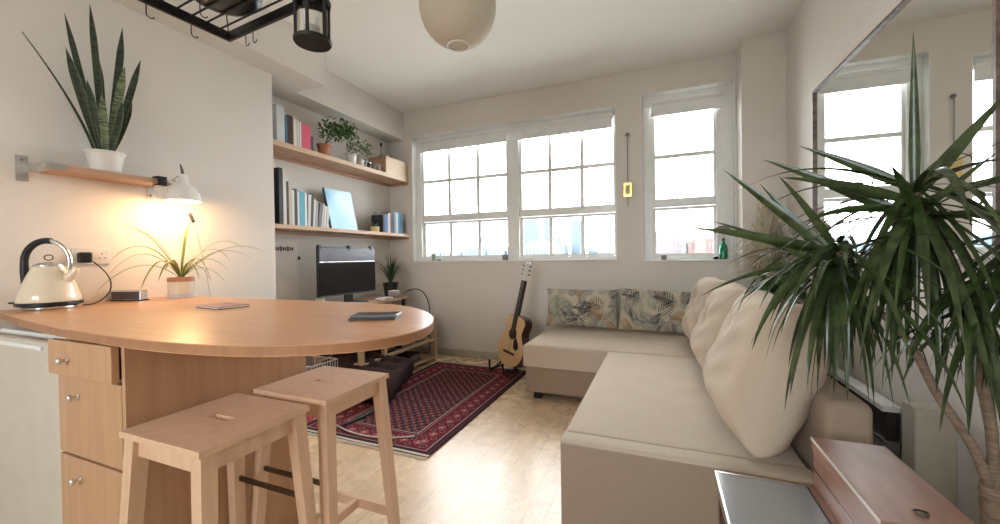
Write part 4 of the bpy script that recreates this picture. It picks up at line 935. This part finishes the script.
b = MB(); softbox(b, .462, .582, 1.47 + Y_, 3.80 + Y_, .05, .70, .03); auto(b.build('backrest_frame', M['sofa_dark'], sf), 30)
for x, y in ((-.93, 3.08), (-.93, 3.82), (-.30, 1.55), (.45, 1.55), (.45, 3.72)): MB().box(x - .03, x + .03, y + Y_ - .03, y + Y_ + .03, 0, .0645).build('foot', M['black'], sf)
# back cushions
def backcushion(y, x, label, rz, rx, w_=.74, h_=.54, seed=1, z=.70, dim=()):
    o = empty('back_cushion', (x, y, z), label, 'cushion', 'large cream back cushions on the corner sofa')
    c = pillow_obj('cover', M['cushion'], o, w_=w_, h_=h_, t_=.30, nx=90, ny=70, p=5.5, pu=2.8, e=.42, pinch=.06, wr=.007, seed=seed, dimples=dim, sag=.10)
    c.rotation_euler = (rx, 0, PI / 2 + rz)
    m = MB(); W2, H2 = w_ / 2, h_ / 2; pts = []
    return o
backcushion(1.865, .375, 'cream back cushion nearest the viewer, at the open end of the sofa', .02, .38, w_=.70, h_=.53, seed=2, z=.725, dim=((-.35, -.1, .28, .02), (.35, .3, .22, .02)))
backcushion(2.565, .365, 'cream back cushion in the middle of the three', .0, .38, w_=.65, h_=.51, seed=5, z=.725, dim=((0, .0, .20, .04),))
backcushion(3.215, .345, 'cream back cushion farthest from the viewer, by the window corner', .10, .34, w_=.60, h_=.51, seed=8, z=.725, dim=((.1, .1, .22, .04),))
# leaf-print cushions
def leafprint(nx, ny, w_, h_, seed):
    rnd = random.Random(seed); X, Y = np.meshgrid((np.arange(nx) + .5) / nx * w_, (np.arange(ny) + .5) / ny * h_, indexing='ij')
    C = np.zeros((nx, ny, 3)); C[:] = (.50, .45, .355)
    cols = [(.045, .055, .07), (.05, .075, .07), (.13, .19, .17), (.14, .20, .18), (.33, .20, .10), (.08, .09, .12), (.24, .25, .20)]
    def stroke(x0, y0, x1, y1, wd, c):
        dx, dy = x1 - x0, y1 - y0; L = math.hypot(dx, dy); t = np.clip(((X - x0) * dx + (Y - y0) * dy) / L ** 2, 0, 1); ds = np.hypot(X - x0 - t * dx, Y - y0 - t * dy)
        C[ds < wd * (.15 + np.sin(np.pi * np.clip(t, .03, .97)))] = c
    def frond(x, y, a, L, c, n=8, wd=.0030):
        for i in range(n):
            t = (i + .8) / n; bx, by = x + L * t * math.cos(a + .3 * t), y + L * t * math.sin(a + .3 * t); l = L * .50 * (math.sin(PI * (.25 + .7 * t)))
            for s_ in (-1, 1): stroke(bx, by, bx + l * math.cos(a + s_ * (1.05 - .4 * t)), by + l * math.sin(a + s_ * (1.05 - .4 * t)), wd, c)
        stroke(x, y, x + L * math.cos(a + .2), y + L * math.sin(a + .2), .002, c)
    for i in range(28):
        gx, gy = (i % 7 + rnd.uniform(.1, .9)) / 7 * w_, (i // 7 + rnd.uniform(.1, .9)) / 4 * h_
        c = cols[4] if i % 6 == 0 else cols[2] if i % 4 == 1 else cols[5] if i % 5 == 3 else cols[rnd.choice((0, 1, 3, 6))]
        an = rnd.uniform(0, 2 * PI); Lf_ = rnd.uniform(.11, .16); frond(gx - Lf_ * .5 * math.cos(an), gy - Lf_ * .5 * math.sin(an), an, Lf_, c, wd=.0040 if i % 6 == 0 else .0031)
    for i in range(5): frond(w_ * (i + .3) / 5, h_ * rnd.uniform(.15, .85), rnd.choice((.4, 2.6, -.5, 3.6)), .16, cols[0], wd=.0034)
    return C
cm = colmat('leaf_print_fabric', .9, .2)
for x, y, wd, hh_, seed, lb, ry in ((-.700, 3.76, .68, .37, 21, 'leaf-print cushion at the left on the chaise under the window', 0.0), (-.005, 3.745, .70, .38, 33, 'leaf-print cushion at the right, touching the cream back cushion', 0.03)):
    o = empty('leaf_print_cushion', (x, y, .650), lb, 'cushion', 'leaf-print cushions on the chaise')
    c = pillow_obj('cover', cm, o, colf=leafprint(210, 120, wd, hh_, seed), w_=wd, h_=hh_, t_=.15, nx=210, ny=120, p=2.6, e=.5, pinch=.05, wr=.002, seed=seed)
    c.rotation_euler = (-.20, ry, 0)

# ---------------------------------------------------------------- right wall: mirror, heater, box
mr = empty('wall_mirror', (.925, 2.40, 1.12), 'large mirror with a thin aged dark frame on the right wall above the heater', 'mirror', rz=.018)
L0, L1, HM = -.745, .66, 1.03
MB().box(-.002, .002, L0, L1, 0, HM).build('mirror_glass', M['mirror'], mr)
f = MB(); w_ = .014
f.box(-.014, .006, L0 - w_, L0, -w_, HM + w_); f.box(-.014, .006, L1, L1 + w_, -w_, HM + w_); f.box(-.014, .006, L0, L1, HM, HM + w_); f.box(-.014, .006, L0, L1, -w_, 0); f.build('frame', M['mirror_frame'], mr)
MB().box(.0065, .0095, L0, L1, 0, HM).build('backing', M['black'], mr)
ht = empty('low_heater', (XR - .02, 2.75, 0), 'long low grey wall heater with a dark grille band behind the sofa', 'heater')
MB().box(-.05, -.0, -.59, .60, .09, .335, .003).build('body', M['heater'], ht)
MB().box(-.045, -.0, -.59, .60, .345, .468).build('grille', M['grille'], ht)
MB().box(-.055, -.0, -.59, .60, .335, .344, .001).build('lower_trim', M['chrome'], ht)
MB().box(-.062, -.0, -.60, .61, .469, .495, .003).build('top_rail', M['white'], ht)
tag(MB().box(.815, .925, 1.80, 1.885, 0, .605, .006).build('storage_box', M['boxbeige']), 'tall narrow plain beige box standing at the right wall behind the dragon tree', 'box')

# side table and chest
tbx = empty('side_table', (.38, 1.03, 0), 'dark side table with a smoky glass panel in front of the sofa end', 'table')
MB().box(-.005, .23, -.30, .297, .470, .498, .002).build('wooden_top', M['copperwood'], tbx)
MB().box(-.228, -.008, -.30, .290, .474, .4985, .001).build('glass_panel', M['tableglass'], tbx)
MB().box(-.234, -.2285, -.30, .297, .470, .500).build('steel_edge', M['chrome'], tbx); MB().box(-.228, -.006, .2905, .297, .470, .500).build('steel_edge', M['chrome'], tbx)
MB().box(-.0075, -.0055, -.30, .29, .4990, .5000).build('seam', M['black'], tbx)
for x in (-.21, .21):
    for y in (-.27, .27): MB().taper((x, y, .4695), (x, y, 0), .035, .035, .025, .025).build('leg', M['darkwood'], tbx)
ch = empty('wooden_chest', (.466, 1.15, .5005), 'flat reddish-brown wooden chest with a small metal catch on the side table', 'chest')
b = MB(); b.box(-.076, .078, -.185, .182, 0, .098, .002); b.build('body', M['copperwood'], ch)
MB().box(-.080, .080, -.190, .186, .1, .136, .003).build('lid', M['copperwood'], ch)
MB().box(-.0812, -.0803, -.189, .185, .128, .1365).build('lid_edging', M['pot'], ch)
MB().box(-.0775, -.0765, -.18, .178, .05, .053).build('side_groove', M['darkwood'], ch)
m = MB(); m.lathe([(0, 0), (.012, 0), (.010, .003), (0, .004)], 16, c=(.0, -.14, .136)); m.tube([(.0 + .011 * math.cos(t), -.14 + .008 * math.sin(t), .140) for t in (2 * PI * i / 14 for i in range(14))], .0018, 5, closed=True); m.build('catch', M['darksteel'], ch)

# ---------------------------------------------------------------- dragon tree
dt = empty('dragon_tree', (.80, 1.42, 0), 'tall dragon tree with long drooping dark green leaves at the right edge', 'plant')
auto(MB().lathe([(.10, 0), (.115, .01), (.135, .22), (.142, .22), (.142, .245), (.130, .245), (.125, .22), (0, .22)], 36).build('pot', M['terracotta'], dt))
MB().lathe([(.127, .228), (0, .235)], 24).build('soil', M['soil'], dt)
def W(p): return Vector(p) - Vector((.80, 1.42, 0))
hA, hB, hC, hD = (.612, 1.35, 1.30), (.455, 1.36, 1.15), (.80, 1.33, 1.17), (.70, 1.30, 1.05)
stems = MB(True)
def stem(pts, r0, r1):
    n = 14; P = [W(p) for p in pts]; out = []
    for i in range(n + 1):   # piecewise smooth
        s = i / n * (len(P) - 1); a = min(int(s), len(P) - 2); t = s - a; p0 = P[max(a - 1, 0)]; p1 = P[a]; p2 = P[a + 1]; p3 = P[min(a + 2, len(P) - 1)]
        out.append(.5 * ((2 * p1) + (-p0 + p2) * t + (2 * p0 - 5 * p1 + 4 * p2 - p3) * t * t + (-p0 + 3 * p1 - 3 * p2 + p3) * t ** 3))
    stems.tube(out, [(r0 + (r1 - r0) * i / n) * (1 + .07 * (i % 2)) for i in range(n + 1)], 10)
stem([(.80, 1.42, .22), (.79, 1.40, .40), (.765, 1.37, .56)], .026, .021)
stem([(.765, 1.37, .54), (.72, 1.35, .66), (.655, 1.35, .78), (.60, 1.36, .92), (.50, 1.36, 1.04), hB], .0105, .008)
stem([(.765, 1.37, .55), (.755, 1.35, .70), (.715, 1.34, .90), (.68, 1.34, 1.10), (.64, 1.35, 1.22), hA], .011, .009)
stem([(.77, 1.37, .54), (.785, 1.34, .72), (.775, 1.33, .90), (.79, 1.33, 1.05), hC], .0105, .008)
stem([(.77, 1.36, .80), (.74, 1.32, .92), hD], .007, .006)
stems.build('stems', M['bark'], dt)
def crown(c, n, seed, Lr=(.38, .56), name='foliage', tilt=(-1.35, .45), tips=(), bias=None):
    rnd = random.Random(seed); mb = MB(True); C0 = W(c)
    def leaf(v0, L, w_, droop, sdv=None):
        pts = []; p = C0 + Vector((0, 0, rnd.uniform(-.07, .03))) ; d = v0.normalized(); n_ = 11
        for i in range(n_):
            pts.append(p.copy()); d = (d + Vector((0, 0, -droop * (.4 + 1.2 * i / n_) / n_ * 3))).normalized(); p = p + d * L / n_
        ws = [w_ * (.55 + .45 * min(1, i / 3)) * (1 - (i / (n_ - 1)) ** 2.2 * .97) for i in range(n_)]
        for p_ in pts: p_.x = min(p_.x, .865 - .80 + .02 * math.sin(p_.z * 40 + p_.y * 30))
        sd = v0.cross(Vector((0, 0, 1)))
        if sdv is not None: sd = sdv
        if sd.length < .05: sd = Vector((1, .2, 0))
        mb.ribbon(pts, ws, .13, side=sd.normalized() + Vector((0, 0, rnd.uniform(-.25, .25))))
    for i in range(n):
        az = i * 2.39996 + rnd.uniform(-.3, .3); q = (i + .5) / n; el = tilt[1] + (tilt[0] - tilt[1]) * q ** .9 + rnd.uniform(-.15, .15)
        v = Vector((math.cos(az) * math.cos(el), math.sin(az) * math.cos(el) * .85, math.sin(el)))
        if v.x > 0: v.x *= .6
        leaf(v, rnd.uniform(*Lr), rnd.uniform(.016, .027), .30 + .35 * q + rnd.uniform(0, .25))
    for (t_, w_, dr_) in tips:
        v = W(t_) - C0; L = v.length * 1.03; v2 = v + Vector((0, 0, L * dr_ * .75)); leaf(v2, L, w_, dr_, v2.cross(Vector((.35, .93, .25))))
    return mb.build(name, M['dracaena'], dt)
tipsA = [((.60, 1.33, 1.77), .024, .08), ((.79, 1.34, 1.56), .034, .02), ((.28, 1.45, 1.53), .036, .06), ((.37, 1.42, 1.47), .030, .05), ((.30, 1.32, 1.40), .030, .10), ((.33, 1.30, 1.30), .024, .3), ((.90, 1.30, 1.38), .022, .2), ((.86, 1.15, 1.26), .022, .3), ((.5, 1.2, 1.42), .024, .15), ((.72, 1.25, 1.45), .018, .05)]
crown(hA, 84, 3, tips=tipsA)
tipsB = [((.17, 1.42, 1.45), .034, .03), ((.08, 1.36, 1.25), .036, .06), ((.27, 1.40, 1.43), .030, .04), ((.14, 1.40, 1.33), .024, .10), ((.08, 1.30, 1.06), .018, .2), ((.30, 1.3, 1.38), .024, .1), ((.22, 1.30, .84), .026, .6), ((.30, 1.2, .78), .028, .7), ((.20, 1.42, 1.02), .018, .3)]
crown(hB, 80, 8, Lr=(.28, .46), tips=tipsB)
crown(hC, 54, 15, Lr=(.28, .40), tilt=(-1.3, .5))
crown(hD, 34, 21, Lr=(.24, .34), tilt=(-1.4, .3))

# dried grass and green plant in the corner behind the sofa
pg = empty('dried_pampas_grass', (.765, 3.63, 0), 'bunch of dry pale grass in a tall vase in the corner by the window', 'plant')
auto(MB().lathe([(.06, 0), (.085, .03), (.09, .25), (.06, .52), (.035, .66), (.042, .70), (.036, .70), (.030, .66), (.05, .5), (0, .4)], 28).build('vase', plain('stone_glaze', (.36, .32, .27), .4), pg))
m = MB(True); rg_ = random.Random(6)
for i in range(420):
    a = rg_.uniform(0, 2 * PI); sp_ = rg_.uniform(.05, .34); hz = rg_.uniform(.55, 1.12)
    m.ribbon(bez((0, 0, .60), (sp_ * .2 * math.cos(a), sp_ * .2 * math.sin(a), .65 + hz * .9), (min(.16, sp_ * math.cos(a)), max(-.3, min(.17, sp_ * math.sin(a))), .62 + hz * (1.0 - sp_ * 1.6)), 8), [.003, .004, .005, .008, .010, .010, .009, .006, .001], .15, n=1)
m.build('grass', M['pampas'], pg)
gpz = empty('leafy_houseplant', (.745, 3.16, 0), 'dense dark green leafy houseplant behind the sofa backrest', 'plant')
auto(MB().lathe([(.08, 0), (.115, .24), (.12, .26), (.108, .26), (.10, .23), (0, .23)], 28).build('pot', M['terracotta'], gpz))
m = MB(True); leafy(m, (-.01, -.02, .88), .145, 620, rg_, .05, .5); leafy(m, (0, -.02, .74), .12, 200, rg_, .05, .5); m.build('foliage', M['herb'], gpz)
m = MB()
for i in range(12): m.tube(bez((0, 0, .25), (rg_.uniform(-.05, .05), rg_.uniform(-.05, .05), .55), (rg_.uniform(-.12, .12), rg_.uniform(-.12, .12), .85), 5), .004, 5)
m.build('stems', M['darkleaf'], gpz)

# ---------------------------------------------------------------- window wall ornament and sill objects
od = empty('blind_cord_weight', (-.285, YW, 1.62), 'brass block hanging on a dark cord between the two windows', 'wall ornament')
auto(MB().lathe([(0, 0), (.018, .002), (.018, .012), (.010, .020), (0, .022)], 20, mtx=Matrix.Translation((0, 0, .70)) @ Matrix.Rotation(PI / 2, 4, 'X')).build('knob', M['heater'], od))
MB().tube([(0, -.018, .70), (0, -.018, .0)], .004, 6).build('cord', M['heater'], od)
MB().box(-.042, .042, -.032, -.004, .09, .235, .004).build('brass_block', M['brass'], od)
MB().box(-.020, .020, -.038, -.0325, .12, .205, .003).build('block_plate', M['yellow'], od)
gbt = empty('bottle', (.535, 4.085, NZ0 + .0125), 'green glass bottle on the right end of the narrow window sill', 'bottle')
auto(MB().lathe([(.03, 0), (.034, .004), (.034, .10), (.026, .13), (.012, .15), (.012, .175), (.010, .175), (.009, .15), (.022, .12), (.03, .09), (.03, .01), (0, .008)], 28).build('body', M['greenglass'], gbt))
MB().lathe([(0, .172), (.013, .172), (.013, .19), (0, .19)], 16).build('stopper', M['black'], gbt)
fl = empty('dried_flower', (.53, 4.085, NZ0 + .19), 'brown drooping dried flower head above the green bottle', 'flower')
auto(MB().lathe([(0, .13), (.03, .125), (.058, .105), (.072, .075), (.070, .065), (.03, .085), (0, .09)], 24, wob=lambda t, z: .10 * math.sin(7 * t)).build('flower_head', plain('dried_mauve', (.24, .16, .14), .9), fl))
MB().tube([(.005, 0, .0022), (.004, 0, .05), (0, 0, .10)], .004, 6).build('stem', plain('pale_stem', (.55, .35, .28)), fl)
def sillpot(x, z, r, h, m_, label, nm='plant_pot', cat='pot'):
    o = empty(nm, (x, 4.09, z + .0125), label, cat); auto(MB().lathe([(r * .8, 0), (r, h), (r * .86, h), (r * .8, h * .85), (0, h * .85)], 24).build('pot', m_, o)); MB().lathe([(r * .8, h * .86), (0, h * .92)], 16).build('soil', M['soil'], o); return o
sillpot(.035, NZ0, .026, .045, M['heater'], 'tiny dark grey pot at the left of the narrow window sill')
sillpot(-1.60, WZ0, .034, .06, M['heater'], 'small dark grey pot beside the middle post on the wide window sill')
sillpot(-2.52, WZ0, .024, .085, plain('sage_glaze', (.25, .32, .22)), 'sage green pot at the left end of the wide window sill')
o = auto(MB().lathe([(0, 0), (.018, .002), (.024, .012), (.018, .022), (0, .026)], 20).build('pebble', M['heater'])); o.location = (-2.44, 4.08, WZ0 + .0125); tag(o, 'dark pebble beside the sage green pot on the sill', 'pebble')
o = auto(MB().lathe([(0, 0), (.018, .002), (.026, .014), (.018, .026), (0, .030)], 20).build('pebble', M['black'])); o.location = (.47, 4.05, NZ0 + .0125); tag(o, 'black pebble left of the green bottle on the narrow sill', 'pebble')
